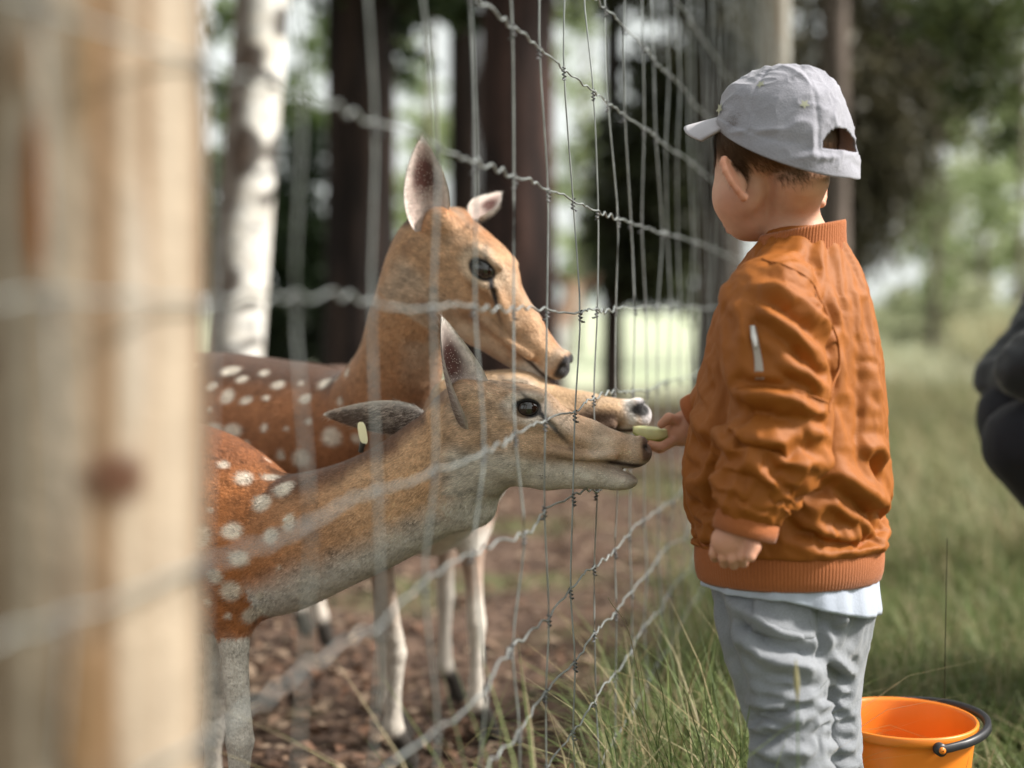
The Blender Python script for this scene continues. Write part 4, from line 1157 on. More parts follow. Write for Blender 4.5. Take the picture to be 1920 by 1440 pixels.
pC['legs'] = [ground_leg(P(880, 960, 2.66), P(893, 1170, 2.62), P(893, 1420, 2.62)), ground_leg(P(838, 940, 2.86), P(835, 1120, 2.88), P(833, 1320, 2.88)),
              hind_leg(P(640, 840, 3.30), P(600, 1200, 3.34), 0.6), hind_leg(P(560, 820, 3.42), P(560, 1200, 3.46), 0.6)]
pC['ears'] = [dict(base=P(860, 760, 2.14), tip=P(815, 800, 2.22), face=(0.3, -0.9, 0.3), w=0.055, outer=(0.2, 0.12, 0.07), fur=False),
              dict(base=P(880, 745, 2.20), tip=P(850, 770, 2.32), face=(0.3, 0.9, 0.3), w=0.055, outer=(0.2, 0.12, 0.07), fur=False)]
deerC, infoC = make_deer(pC)

# --- ear tag of the nearest deer
tg = P(680, 812, 1.985)
tagv, tagf = [], []
n = 18
for k, yy in enumerate((-0.0012, 0.0012)):
    for i in range(n):
        a = 2 * math.pi * i / n
        x = 0.0058 * math.copysign(abs(math.cos(a)) ** 0.6, math.cos(a)); z = 0.0155 * math.copysign(abs(math.sin(a)) ** 0.7, math.sin(a))
        tagv.append((x + 0.18 * -z, yy, z))
tagf = [tuple(range(n))[::-1], tuple(range(n, 2 * n))] + [(i, (i + 1) % n, n + (i + 1) % n, n + i) for i in range(n)]
et = obj('ear_tag', to_mesh('ear_tag', np.array(tagv) + tg, tagf, False), M_TAG, deerB)
tv, tf = tube([tg + np.array([0.001, 0.0, -0.012]), tg + np.array([-0.002, 0.004, -0.02]), tg + np.array([-0.0035, 0.008, -0.026])], [0.0045, 0.0042, 0.004], 8)
obj('stud', to_mesh('stud', tv, tf), M_TAGD, et)

# --- a deer far behind, seen from the rear
pD = dict(seed=51, scale=1.1, yaw=0, pitch=25, roll=0, heading=70, eye=(0.45, 8.95, 0.90), vox=0.016, fine=0.012, fur=0,
    label='distant pale deer with white rump seen from behind, beyond the muzzles', group='fallow deer at the fence',
    neck=[(0.350, 8.83, 0.80, .06), (0.300, 8.72, 0.72, .08), (0.260, 8.62, 0.66, .10)],
    body=[(0.230, 8.52, 0.60, .14), (0.190, 8.38, 0.58, .155), (0.150, 8.2, 0.58, .16), (0.120, 8.05, 0.60, .15), (0.100, 7.96, 0.61, .12)],
    side=(-0.96, 0.28, 0), coat=(0.58, 0.40, 0.29), neck_col=(0.55, 0.36, 0.24), dorsal=(0.5, 0.32, 0.22), head_col=(0.45, 0.3, 0.2), crown=(0.4, 0.22, 0.12), cheek_dark=(0.25, 0.15, 0.1),
    spots=0, throat=(0.2, -0.4), leg_white=0.1)
pD['legs'] = [[((0.290, 8.45, 0.5), .06), ((0.290, 8.46, 0.32), .03), ((0.290, 8.45, 0.08), .018), ((0.290, 8.47, 0.02), .022)], [((0.150, 8.5, 0.5), .06), ((0.140, 8.5, 0.32), .03), ((0.140, 8.5, 0.08), .018), ((0.140, 8.52, 0.02), .022)],
              [((0.190, 8.0, 0.52), .09), ((0.200, 8.06, 0.38), .05), ((0.200, 7.96, 0.28), .026), ((0.200, 7.98, 0.08), .018), ((0.200, 8.0, 0.02), .022)], [((0.030, 8.02, 0.52), .09), ((0.020, 8.1, 0.38), .05), ((0.020, 8.0, 0.28), .026), ((0.020, 8.02, 0.08), .018), ((0.020, 8.04, 0.02), .022)]]
pD['extra'] = [((0.100, 7.93, 0.56), (0.11, 0.05, 0.12), 0.04)]
pD['tail'] = [(0.095, 7.86, 0.68), (0.090, 7.82, 0.62), (0.088, 7.82, 0.53)]
pD['ears'] = [dict(base=(0.350, 8.83, 0.93), tip=(0.270, 8.80, 1.02), face=(0.3, 0.9, 0), w=0.06, outer=(0.3, 0.17, 0.1), fur=False), dict(base=(0.450, 8.80, 0.93), tip=(0.540, 8.77, 1.01), face=(0.3, 0.9, 0), w=0.06, outer=(0.3, 0.17, 0.1), fur=False)]
deerD, infoD = make_deer(pD)
for o in deerD.children:                                   # its rump is white
    if o.name.startswith('body'):
        me = o.data; n = len(me.vertices); co = np.empty(n * 3, np.float32); me.vertices.foreach_get('co', co); co = co.reshape(-1, 3)
        cc = np.empty(n * 4, np.float32); me.color_attributes['tint'].data.foreach_get('color', cc); cc = cc.reshape(-1, 4)
        w = sstep(7.870, 7.96, co[:, 1]) * sstep(0.36, 0.44, co[:, 2]) * sstep(0.72, 0.66, co[:, 2])
        cc[:, :3] = lerp(cc[:, :3], np.array([0.80, 0.76, 0.70]), w); me.color_attributes['tint'].data.foreach_set('color', cc.ravel())
# ------------------------------------------------------------------ the boy
TF = np.array([-0.88, 0.475, 0.0]); TL = np.array([-0.475, -0.88, 0.0])     # torso: facing, own left
HF = np.array([-0.66, 0.75, 0.0]); HL = np.array([-0.75, -0.66, 0.0])       # head: facing, own left
HU = np.array([0, 0, 1.0]); UP = HU
CX, CY = 0.352, 1.80
def TP(f, l, h): return np.array([CX, CY, 0]) + TF * f + TL * l + np.array([0, 0, h])
boy = thing('person', 'small boy in orange jacket and grey cap reaching through to feed the deer', 'person', (CX, CY, 0))

M_SKIN = mat_tint('skin', rough=0.5, noise=0.05, nscale=60, sss=0.12, bump=0.05, bscale=300)
M_HAIR = mat_tint('brown_hair', rough=0.45, noise=0)
def cloth_mat(name, col, rough, weave, strength, noise=0.08, nscale=14, sheen=0.2):
    m, N, L, b = new_mat(name)
    tc = N.new('ShaderNodeTexCoord')
    t = N.new('ShaderNodeTexNoise'); t.inputs['Scale'].default_value = nscale; t.inputs['Detail'].default_value = 6; L.new(tc.outputs['Object'], t.inputs['Vector'])
    w = N.new('ShaderNodeTexNoise'); w.inputs['Scale'].default_value = weave; w.inputs['Detail'].default_value = 2; L.new(tc.outputs['Object'], w.inputs['Vector'])
    mr = N.new('ShaderNodeMapRange'); mr.inputs['From Min'].default_value = 0.3; mr.inputs['From Max'].default_value = 0.7
    mr.inputs['To Min'].default_value = 1 - noise; mr.inputs['To Max'].default_value = 1 + noise; L.new(t.outputs['Fac'], mr.inputs['Value'])
    mr2 = N.new('ShaderNodeMapRange'); mr2.inputs['From Min'].default_value = 0.3; mr2.inputs['From Max'].default_value = 0.7
    mr2.inputs['To Min'].default_value = 1 - noise; mr2.inputs['To Max'].default_value = 1 + noise; L.new(w.outputs['Fac'], mr2.inputs['Value'])
    mu = N.new('ShaderNodeMath'); mu.operation = 'MULTIPLY'; L.new(mr.outputs['Result'], mu.inputs[0]); L.new(mr2.outputs['Result'], mu.inputs[1])
    mx = N.new('ShaderNodeMix'); mx.data_type = 'RGBA'; mx.blend_type = 'MULTIPLY'; mx.inputs['Factor'].default_value = 1; mx.inputs['A'].default_value = (*col, 1)
    L.new(mu.outputs[0], mx.inputs['B']); L.new(mx.outputs['Result'], b.inputs['Base Color'])
    bp = N.new('ShaderNodeBump'); bp.inputs['Strength'].default_value = strength; bp.inputs['Distance'].default_value = 0.002
    L.new(w.outputs['Fac'], bp.inputs['Height']); L.new(bp.outputs['Normal'], b.inputs['Normal'])
    b.inputs['Roughness'].default_value = rough; b.inputs['Sheen Weight'].default_value = sheen; b.inputs['Specular IOR Level'].default_value = 0.3
    return m
M_JACKET = cloth_mat('orange_nylon', (0.28, 0.087, 0.011), 0.62, 900, 0.25, 0.06, sheen=0.0)
M_RIB = cloth_mat('orange_ribbing', (0.34, 0.105, 0.030), 0.85, 700, 0.4, 0.08)
M_DENIM = cloth_mat('grey_denim', (0.22, 0.232, 0.255), 0.85, 650, 0.5, 0.13, 10)
M_SHIRT = cloth_mat('pale_blue_cotton', (0.40, 0.44, 0.53), 0.9, 600, 0.3, 0.06)
M_ZIP = mat_plain('zip_metal', (0.62, 0.60, 0.58), rough=0.35, metal=0.7)
M_SHOE = mat_plain('dark_shoe', (0.05, 0.05, 0.055), rough=0.6)

# ---- body: head, neck, arms and hands in one surface
HC = P(1456, 282, 1.80)
CF, CL_ = HF, HL                                            # the cap sits level; the face is bowed under it
HF, HU = HF * math.cos(0.27) - UP * math.sin(0.27), UP * math.cos(0.27) + HF * math.sin(0.27)
def HP(f, l, u): return HC + HF * f + HL * l + HU * u
HR = np.stack([HF, HL, HU], 1)
S = Sculpt()
S.ell(HP(-0.002, 0, 0.019), (0.079, 0.067, 0.066), HR, k=0.02)
S.ell(HP(-0.038, 0, -0.006), (0.036, 0.044, 0.034), HR, k=0.025)
S.ell(HP(0.053, 0, -0.034), (0.047, 0.049, 0.054), HR, k=0.022)
for y in (-1, 1):
    S.ell(HP(0.064, y * 0.026, -0.050), (0.022, 0.018, 0.022), HR, k=0.02)
    S.ell(HP(0.034, y * 0.037, -0.050), (0.024, 0.012, 0.022), HR, k=0.02)
S.ell(HP(0.062, 0, -0.080), (0.026, 0.028, 0.018), HR, k=0.025)
S.chain([HP(0.092, 0, -0.012), HP(0.104, 0, -0.038)], [0.007, 0.0105], k=0.012)          # nose
S.ell(HP(0.094, 0, -0.068), (0.008, 0.017, 0.0045), HR, k=0.006); S.ell(HP(0.092, 0, -0.077), (0.008, 0.015, 0.005), HR, k=0.006)
for y in (-1, 1):
    S.ell(HP(0.092, y * 0.029, -0.012), (0.012, 0.013, 0.008), HR, k=0.008, sub=True)
    # ear, standing off the head
    ew = unit(HL * y - HF * 0.22); et_ = unit(HU * 0.97 + HF * 0.22); en = unit(np.cross(ew, et_)); et_ = np.cross(en, ew)
    ER = np.stack([en, ew, et_], 1)
    ec = HP(0.012, y * 0.079, -0.040)
    E = lambda o_, u_, n_=0.0: ec + ew * o_ + et_ * u_ + en * n_ * y
    S.ell(E(0.002, 0.002), (0.0036, 0.0135, 0.0240), ER, k=0.003)
    S.chain([E(-0.010, 0.012), E(-0.004, 0.024), E(0.006, 0.0285), E(0.0145, 0.022), E(0.0175, 0.010), E(0.0155, -0.004), E(0.0095, -0.016), E(0.001, -0.025), E(-0.006, -0.022)], [0.0035, 0.0040, 0.0043, 0.0044, 0.0044, 0.0042, 0.0042, 0.0056, 0.0045], k=0.003)
    S.ell(E(-0.009, 0.000), (0.0075, 0.010, 0.015), ER, k=0.006)
S.chain([HP(-0.026, 0, -0.046), P(1482, 392, 1.808), P(1502, 470, 1.81)], [0.036, 0.0325, 0.039], k=0.008)
S.chain([P(1503, 500, 1.81), TP(0, 0, 0.78), TP(0, 0, 0.62), TP(0, 0, 0.50)], [0.045, 0.078, 0.088, 0.085], k=0.03)
wl_ = P(1392, 985, 1.640)                                   # left wrist
wr_ = np.array([0.268, 2.020, 0.650])                       # right wrist
S.chain([P(1456, 580, 1.70), P(1466, 770, 1.66), wl_], [0.030, 0.028, 0.0215], k=0.02)
S.chain([TP(0.0, -0.10, 0.80), np.array([0.325, 1.985, 0.70]), wr_], [0.036, 0.030, 0.0205], k=0.02)
# left hand: a loose fist hanging down
S.ell(P(1372, 1014, 1.640), (0.024, 0.014, 0.018), k=0.010)
S.chain([wl_, P(1378, 1012, 1.638)], [0.019, 0.020], k=0.012)
for i, (kx, ky, kd) in enumerate([(1341, 1024, 1.650), (1358, 1031, 1.637), (1376, 1034, 1.627), (1394, 1030, 1.621)]):
    k0 = P(kx + 2, ky - 8, kd + 0.002); k1 = P(kx - 2, ky + 14, kd); k2 = P(kx, ky + 25 - 4 * (i == 0), kd + 0.012); k3 = P(kx + 5, ky + 14, kd + 0.022)
    S.chain([k0, k1, k2, k3], [0.0066, 0.0062, 0.0058, 0.0052], k=0.0016)
S.chain([P(1400, 1006, 1.626), P(1414, 1024, 1.614), P(1407, 1044, 1.609)], [0.0085, 0.0076, 0.0062], k=0.003)
# right hand: pinching the slice
palm = P(1276, 806, 2.030)
S.chain([wr_, palm], [0.0195, 0.020], k=0.012)
S.ell(palm, (0.020, 0.022, 0.021), k=0.012)
S.chain([P(1268, 788, 2.012), P(1254, 784, 2.006), P(1240, 796, 2.012)], [0.0080, 0.0074, 0.0062], k=0.003)                        # thumb on top
S.chain([P(1266, 822, 2.016), P(1240, 838, 2.010), P(1218, 832, 2.016)], [0.0070, 0.0064, 0.0056], k=0.0016)                        # index below
S.chain([P(1264, 826, 2.032), P(1236, 842, 2.030), P(1212, 834, 2.034)], [0.0070, 0.0064, 0.0056], k=0.0016)
S.chain([P(1266, 826, 2.046), P(1240, 841, 2.047), P(1220, 832, 2.050)], [0.0069, 0.0063, 0.0055], k=0.0016)
S.chain([P(1272, 822, 2.058), P(1250, 836, 2.062), P(1232, 830, 2.064)], [0.0064, 0.0058, 0.005], k=0.0016)
for leg_ in ([P(1462, 1180, 1.752), P(1478, 1340, 1.735), P(1483, 1440, 1.733), P(1484, 1690, 1.72)], [P(1548, 1180, 1.815), P(1546, 1340, 1.825), P(1552, 1440, 1.825), P(1560, 1660, 1.825)]):
    S.chain([TP(0, 0, 0.50)] + leg_, [0.06, 0.036, 0.028, 0.027, 0.025], k=0.02)
V, F = S.build(0.008, (0.0021, (0.20, 1.60, 0.46), (0.42, 2.08, 1.10)), smooth=1)
N_ = normals(V, F)
H = (V - HC) @ HR
skin = np.tile([0.56, 0.315, 0.215], (len(V), 1)).astype(float)
n1 = fbm(V, 30, 2, 4)
ear_m = sstep(0.074, 0.084, np.abs(H[:, 1])) * (np.abs(H[:, 2] + 0.046) < 0.05)
skin = lerp(skin, np.array([0.60, 0.27, 0.17]), ear_m * 0.7); skin = skin * (1 + np.outer(0.10 * fbm(V, 70, 2, 6) + 0.10 * fbm(V, 22, 2, 9), [0.5, 1.0, 1.0]))
skin = lerp(skin, np.array([0.58, 0.27, 0.19]), np.exp(-((H[:, 0] - 0.05) / 0.03) ** 2 - ((H[:, 2] + 0.055) / 0.025) ** 2) * (np.abs(H[:, 1]) > 0.02) * 0.6)
lipm = np.exp(-((H[:, 2] + 0.0755) / 0.009) ** 2 - (H[:, 1] / 0.018) ** 4) * (H[:, 0] > 0.08)
skin = lerp(skin, np.array([0.45, 0.16, 0.13]), lipm * 0.8)
hands_m = (V[:, 2] < 0.72) * 1.0
skin = lerp(skin, np.array([0.58, 0.30, 0.205]), hands_m)
# hair line: low at the nape, above the ears, high on the forehead
hl = -0.058 + 0.004 * np.sin(H[:, 1] * 160) + sstep(-0.035, 0.05, H[:, 0]) * 0.062
side_burn = np.exp(-((H[:, 0] - 0.030) / 0.014) ** 2) * 0.045
scalp = sstep(-0.004, 0.030, H[:, 2] - hl + side_burn + 0.004 * n1) * (ear_m < 0.3) * (np.abs(H[:, 1]) < 0.078) * (np.linalg.norm(H, axis=1) < 0.13)
scalp = np.clip(scalp, 0, 1)
skin = lerp(skin, np.array([0.11, 0.062, 0.036]), scalp * 0.9) * (1 + 0.04 * n1)[:, None]
body = obj('body', to_mesh('body', V, F, True, skin), M_SKIN, boy)
hd = np.tile(-HU * 0.9, (len(V), 1)) + np.outer(H[:, 1] * 0, HL) - HF * 0.35
hairs('hair', V, F, N_, np.tile([0.10, 0.055, 0.03], (len(V), 1)), 34000, np.where(H[:, 0] > 0.0, 0.017, 0.010), 0.0006, hd, 0.22, M_HAIR, body, mask=np.where(scalp > 0.04, scalp, 0), jitter=0.3, bright=0.5)
M_EYEW = mat_plain('eye_white', (0.8, 0.8, 0.78), rough=0.15); M_IRIS = mat_plain('iris', (0.05, 0.08, 0.12), rough=0.1)
for y in (-1, 1):
    sv, sf = lathe([(0.0, -1), (0.35, -0.94), (0.68, -0.73), (0.9, -0.43), (1, 0), (0.9, 0.43), (0.68, 0.73), (0.35, 0.94), (0, 1)], 16)
    e = obj('eye', to_mesh('eye', HP(0.071, y * 0.026, -0.0125) + sv * 0.0105, sf), M_EYEW, body)
    obj('iris', to_mesh('iris', HP(0.0795, y * 0.026, -0.0125) + (sv * [0.25, 1, 1] * 0.0048) @ HR.T, sf), M_IRIS, e)

# ---- jacket
def jacket_form(k):
    S = Sculpt()
    S.chain([TP(0, 0, 0.500), TP(0.002, 0, 0.545), TP(0.004, 0, 0.62), TP(0.0, 0, 0.70), TP(-0.004, 0, 0.765), TP(-0.010, -0.004, 0.805), P(1499, 526, 1.802), P(1500, 512, 1.802)],
        np.array([0.106, 0.112, 0.114, 0.109, 0.099, 0.080, 0.059, 0.052]) * k, [1.06, 1.08, 1.08, 1.06, 1.06, 1.10, 1.08, 1.0], TL, k=0.03, n=16)
    S.chain([P(1474, 550, 1.745), P(1440, 570, 1.690), P(1448, 640, 1.664), P(1462, 765, 1.654), P(1438, 850, 1.645), P(1416, 920, 1.640), P(1408, 945, 1.64)],
        np.array([0.048, 0.057, 0.060, 0.057, 0.053, 0.044, 0.036]) * k, k=0.010, n=16)
    S.chain([TP(0.0, -0.08, 0.840), TP(0.012, -0.12, 0.80), np.array([0.335, 1.985, 0.70]), np.array([0.285, 2.012, 0.662])], np.array([0.05, 0.055, 0.050, 0.038]) * k, k=0.015, n=8)
    return S
V, F = jacket_form(1.0).build(0.0070, smooth=2, floor=0.497)
inside = jacket_form(0.85).build(0.012, smooth=1)
N_ = normals(V, F)
R_ = lambda *p: list(p)
strokes = [
  # upper sleeve
  (R_((1412, 538), (1465, 562), (1520, 602), (1552, 640)), -9, 8), (R_((1418, 522), (1470, 543), (1528, 580), (1562, 622)), 7, 8),
  (R_((1430, 508), (1490, 522), (1540, 550), (1580, 618)), -7, 8), (R_((1440, 490), (1500, 500), (1555, 535), (1598, 610)), 5, 9),
  (R_((1402, 540), (1412, 570), (1418, 600)), -6, 7), (R_((1382, 545), (1390, 590), (1402, 625)), 4, 10), (R_((1432, 560), (1468, 590), (1508, 630)), 5, 8),
  (R_((1425, 585), (1470, 615), (1505, 655)), -5, 7), (R_((1490, 640), (1525, 668), (1553, 690)), -6, 6), (R_((1470, 655), (1510, 678), (1548, 712)), 4, 7),
  (R_((1452, 668), (1490, 690), (1530, 712)), -3.5, 5), (R_((1478, 470), (1510, 480), (1545, 500)), -4, 6), (R_((1450, 478), (1480, 470), (1520, 462)), 3, 6),
  # elbow
  (R_((1378, 752), (1420, 752), (1465, 762), (1505, 784)), -12, 12), (R_((1392, 728), (1440, 728), (1490, 738), (1545, 765)), 7, 9),
  (R_((1468, 740), (1510, 752), (1556, 778)), -6, 6), (R_((1385, 782), (1440, 784), (1500, 800)), 9, 11), (R_((1475, 812), (1505, 820), (1535, 818)), -8, 9),
  (R_((1395, 700), (1440, 705), (1490, 712)), -4, 8), (R_((1372, 800), (1400, 830), (1440, 850)), 6, 14),
  # forearm
  (R_((1368, 868), (1400, 905), (1432, 928), (1466, 940)), -7, 10), (R_((1450, 838), (1460, 870), (1472, 905)), -4, 8), (R_((1488, 850), (1480, 890), (1462, 920)), -4, 8),
  (R_((1430, 850), (1445, 885), (1450, 915)), 3, 9), (R_((1505, 830), (1500, 870), (1482, 905)), 4, 10), (R_((1378, 890), (1405, 925), (1440, 945)), 4, 7), (R_((1400, 850), (1420, 880)), 4, 9),
  # back: long ridge from the shoulder, gathers along the seam
  (R_((1556, 560), (1580, 640), (1588, 720), (1572, 800), (1552, 850)), 4, 15), (R_((1572, 540), (1600, 620), (1612, 700)), -2.5, 10), (R_((1562, 640), (1570, 720), (1555, 800), (1535, 845)), -5, 10),
  (R_((1600, 520), (1622, 620), (1620, 720), (1608, 800), (1618, 880)), -2, 7),
  (R_((1540, 842), (1580, 876), (1625, 900), (1668, 925)), 9, 12), (R_((1555, 885), (1600, 915), (1650, 945)), -6, 10), (R_((1635, 835), (1648, 855), (1662, 880)), -10, 9), (R_((1610, 812), (1640, 820), (1668, 830)), 6, 9),
  (R_((1500, 930), (1540, 900), (1545, 870)), -6, 10), (R_((1520, 960), (1560, 985), (1620, 1000)), 5, 11), (R_((1480, 985), (1530, 1000), (1600, 1010), (1650, 1000)), -5, 8),
  (R_((1560, 940), (1580, 975), (1585, 1000)), -4, 7), (R_((1610, 930), (1640, 960), (1665, 990)), -4, 7), (R_((1640, 690), (1660, 740), (1670, 790)), 4, 10),
  # front, left of the sleeve
  (R_((1300, 640), (1320, 690), (1345, 720)), -7, 10), (R_((1292, 745), (1318, 770), (1350, 790)), 7, 10), (R_((1296, 800), (1325, 815), (1355, 840)), -8, 10), (R_((1290, 870), (1320, 880), (1350, 900)), 6, 12),
  (R_((1290, 920), (1320, 940), (1345, 965)), -7, 10), (R_((1292, 975), (1318, 990), (1340, 1000)), 5, 9), (R_((1330, 560), (1345, 600), (1350, 660)), -5, 10), (R_((1345, 510), (1365, 540), (1372, 580)), 4, 9),
]
for i, y in enumerate(range(520, 880, 17)):                # puckers along the back seam
    x = 1598 + 14 * math.sin((y - 500) / 120.0) + (6 if y > 800 else 0)
    strokes.append((R_((x - 2, y), (x + 18, y + random.uniform(2, 9)), (x + 40, y + random.uniform(4, 16))), random.uniform(0.2, 1.1) * (1 if i % 2 else -1), 5))
for i in range(16):                                        # gathers into the hem and the cuff
    x = 1330 + i * 21 + random.uniform(-4, 4)
    strokes.append((R_((x, 1012), (x + random.uniform(-8, 8), 985), (x + random.uniform(-14, 14), 962)), random.uniform(-4, -2), 5))
for i in range(6):
    x = 1372 + i * 16
    strokes.append((R_((x, 946), (x + 4, 928), (x + 10, 908)), random.uniform(-3.5, -2), 4))
V = fold(V, N_, strokes)
pin = V[:, 2] < 0.505
for (c_, r_) in ((P(1507, 470, 1.805), 0.052), (P(1409, 950, 1.64), 0.043), (np.array([0.285, 2.012, 0.662]), 0.045)):
    pin |= np.linalg.norm(V - c_, axis=1) < r_
V = drape(V, F, pin, inside, 18, 0.035, 0.4, 0.22)
V = np.where(pin[:, None], V, sharpen(V, F, 0.65, 7))
V, F = refine(V, F); N_ = normals(V, F)
wp = V * np.array([1, 1, 0.75]) + 0.018 * np.stack([vnoise(V, 18, 1), vnoise(V, 18, 2), vnoise(V, 18, 3)], 1)
V = V + N_ * (0.0012 * ((1 - np.abs(vnoise(wp, 48, 77))) ** 3 - 0.3) + 0.0006 * ((1 - np.abs(vnoise(wp, 95, 21))) ** 2 - 0.35))[:, None]
JV, JF = V, F; JN = normals(V, F)
jacket = obj('jacket', to_mesh('jacket', V, F), M_JACKET, boy)

def rib_ring(name, centers, radii, axes_f, axes_l, ribs, parent, mat=M_RIB, depth=0.0011):
    """A ribbed knit band: stacked oval rings; radii = [(rf, rl), ...]."""
    na = ribs * 4; vs = []
    for (c, (a, bq), f_, l_) in zip(centers, radii, axes_f, axes_l):
        t = np.linspace(0, 2 * np.pi, na, endpoint=False)
        w = depth * np.cos(t * ribs)
        vs.append(np.asarray(c) + np.outer((a + w) * np.cos(t), f_) + np.outer((bq + w) * np.sin(t), l_))
    V = np.vstack(vs); n = len(centers)
    i = np.arange(n - 1)[:, None] * na; j = np.arange(na)[None, :]; j2 = (j + 1) % na
    Fq = np.stack([i + j, i + j2, i + na + j2, i + na + j], -1).reshape(-1, 4)
    return obj(name, to_mesh(name, V, Fq), mat, parent)
hz = [0.520, 0.512, 0.500, 0.485, 0.470, 0.461, 0.458, 0.462, 0.480]
hr = [0.104, 0.112, 0.1165, 0.117, 0.1155, 0.113, 0.110, 0.106, 0.104]
hem = rib_ring('hem', [TP(0.002, 0, z) for z in hz], [(r, r * 1.09) for r in hr], [TF + UP * -0.03] * 9, [TL + UP * 0.03] * 9, 165, jacket, depth=0.0006)
# collar
cc0, cc1 = P(1497, 484, 1.802), P(1505, 426, 1.802)
tilt_f, tilt_l = unit(TF + UP * -0.16), unit(TL + UP * -0.10)
ct = [-0.45, 0, 0.25, 0.6, 0.9, 1.0, 0.97, 0.7, 0.2]; cr = [0.068, 0.061, 0.0585, 0.0560, 0.0545, 0.053, 0.0505, 0.0495, 0.050]
rib_ring('collar', [cc0 * (1 - t) + cc1 * t for t in ct], [(r, r * 1.04) for r in cr], [tilt_f] * 9, [tilt_l] * 9, 88, jacket, depth=0.0006)
# left cuff: turned at the wrist
ca, cb = P(1412, 932, 1.641), P(1394, 1004, 1.639)
cax = unit(cb - ca); cf_ = unit(np.cross(cax, np.array([0, 1.0, 0]))); cl_ = np.cross(cax, cf_)
tt = [0, 0.2, 0.42, 0.5, 0.56, 0.8, 0.97, 1.0, 0.96, 0.7]; rr = [0.034, 0.035, 0.0345, 0.0335, 0.0365, 0.0375, 0.0365, 0.034, 0.031, 0.030]
rib_ring('cuff', [ca * (1 - t) + cb * t for t in tt], [(r, r) for r in rr], [cf_] * 10, [cl_] * 10, 62, jacket, depth=0.0005)
ca, cb = np.array([0.292, 2.010, 0.666]), np.array([0.256, 2.026, 0.643])
cax = unit(cb - ca); cf_ = unit(np.cross(cax, np.array([0, 1.0, 0]))); cl_ = np.cross(cax, cf_)
rib_ring('cuff', [ca * (1 - t) + cb * t for t in tt], [(r * 0.86, r * 0.86) for r in rr], [cf_] * 10, [cl_] * 10, 58, jacket, depth=0.0005)

def patch(name, V, N, rows, offset, mat, parent, thick=0.0):
    """A thin cloth patch laid on a garment; rows = grid of photograph pixels over it."""
    g = np.array(rows, dtype=float); nr_, nc_ = g.shape[:2]
    pts = on_surface(V, N, g.reshape(-1, 2)).reshape(nr_, nc_, 3)
    for _ in range(2):
        pts[1:-1] = (pts[:-2] + 2 * pts[1:-1] + pts[2:]) / 4; pts[:, 1:-1] = (pts[:, :-2] + 2 * pts[:, 1:-1] + pts[:, 2:]) / 4
    flat = pts.reshape(-1, 3)
    idx = [int(np.argmin(((V - p) ** 2).sum(1))) for p in flat]
    nn = N[idx]; up = flat + nn * offset; dn = flat - nn * 0.002
    vv = np.vstack([up, dn]); o = len(up); fs = []
    I = lambda i, j: i * nc_ + j
    for i in range(nr_ - 1):
        for j in range(nc_ - 1): fs.append((I(i, j), I(i + 1, j), I(i + 1, j + 1), I(i, j + 1)))
    ring = [I(0, j) for j in range(nc_)] + [I(i, nc_ - 1) for i in range(1, nr_)] + [I(nr_ - 1, j) for j in range(nc_ - 2, -1, -1)] + [I(i, 0) for i in range(nr_ - 2, 0, -1)]
    for k in range(len(ring)):
        a_, b_ = ring[k], ring[(k + 1) % len(ring)]; fs.append((a_, b_, b_ + o, a_ + o))
    return obj(name, to_mesh(name, vv, fs), mat, parent)

# zip on the sleeve pocket
zr = [[(1411 + 5 * math.sin(t * 2.2) + 9 * t + dx, 612 + 98 * t) for dx in (-7, -2, 2, 7)] for t in np.linspace(0, 1, 12)]
zp = patch('zipper', JV, JN, zr, 0.0014, mat_plain('zip_tape', (0.50, 0.44, 0.40), rough=0.6, bump=0.6, bscale=500), jacket)
zl = on_surface(JV, JN, [(1412, 614), (1414, 630), (1417, 648)])
v, f = tube(zl + np.array([0.0, -0.004, 0]), [0.003, 0.0042, 0.0028], 8)
obj('zip_pull', to_mesh('zip_pull', v, f), M_ZIP, zp)

# stitched seams: armhole, sleeve pocket, yoke
for sm in ([(1428, 486), (1468, 496), (1512, 520), (1548, 565), (1570, 630), (1572, 700), (1562, 770)], [(1382, 728), (1420, 722), (1470, 728), (1520, 742), (1556, 756)]):
    q = on_surface(JV, JN, catmull(sm, 60)); q[1:-1] = (q[:-2] + q[1:-1] + q[2:]) / 3; q[1:-1] = (q[:-2] + q[1:-1] + q[2:]) / 3
    q = q + np.array([JN[int(np.argmin(((JV - p) ** 2).sum(1)))] for p in q]) * 0.0006; q[1:-1] = (q[:-2] + q[1:-1] + q[2:]) / 3
    v, f = tube(q, 0.0013, 5); obj('seam', to_mesh('seam', v, f), M_JACKET, jacket)

# ---- shirt tail under the jacket
na = 96; vs = []
t = np.linspace(0, 2 * np.pi, na, endpoint=False)
dropb = np.clip(-np.cos(t - 0.25), 0, 1) ** 1.2
for k, (s_, r_) in enumerate([(0, 0.106), (0.45, 0.1085), (0.9, 0.111), (1.0, 0.1105), (0.97, 0.108), (0.5, 0.105)]):
    z = 0.475 - s_ * (0.022 + 0.034 * dropb)
    wv = 0.0022 * np.sin(t * 11 + s_) + 0.0015 * np.sin(t * 23)
    vs.append(np.array([CX, CY, 0]) + np.outer((r_ + wv) * np.cos(t), TF) + np.outer((r_ * 1.08 + wv) * np.sin(t), TL) + np.outer(z, UP))
i = np.arange(5)[:, None] * na; j = np.arange(na)[None, :]; j2 = (j + 1) % na
obj('shirt', to_mesh('shirt', np.vstack(vs), np.stack([i + j, i + j2, i + na + j2, i + na + j], -1).reshape(-1, 4)), M_SHIRT, boy)

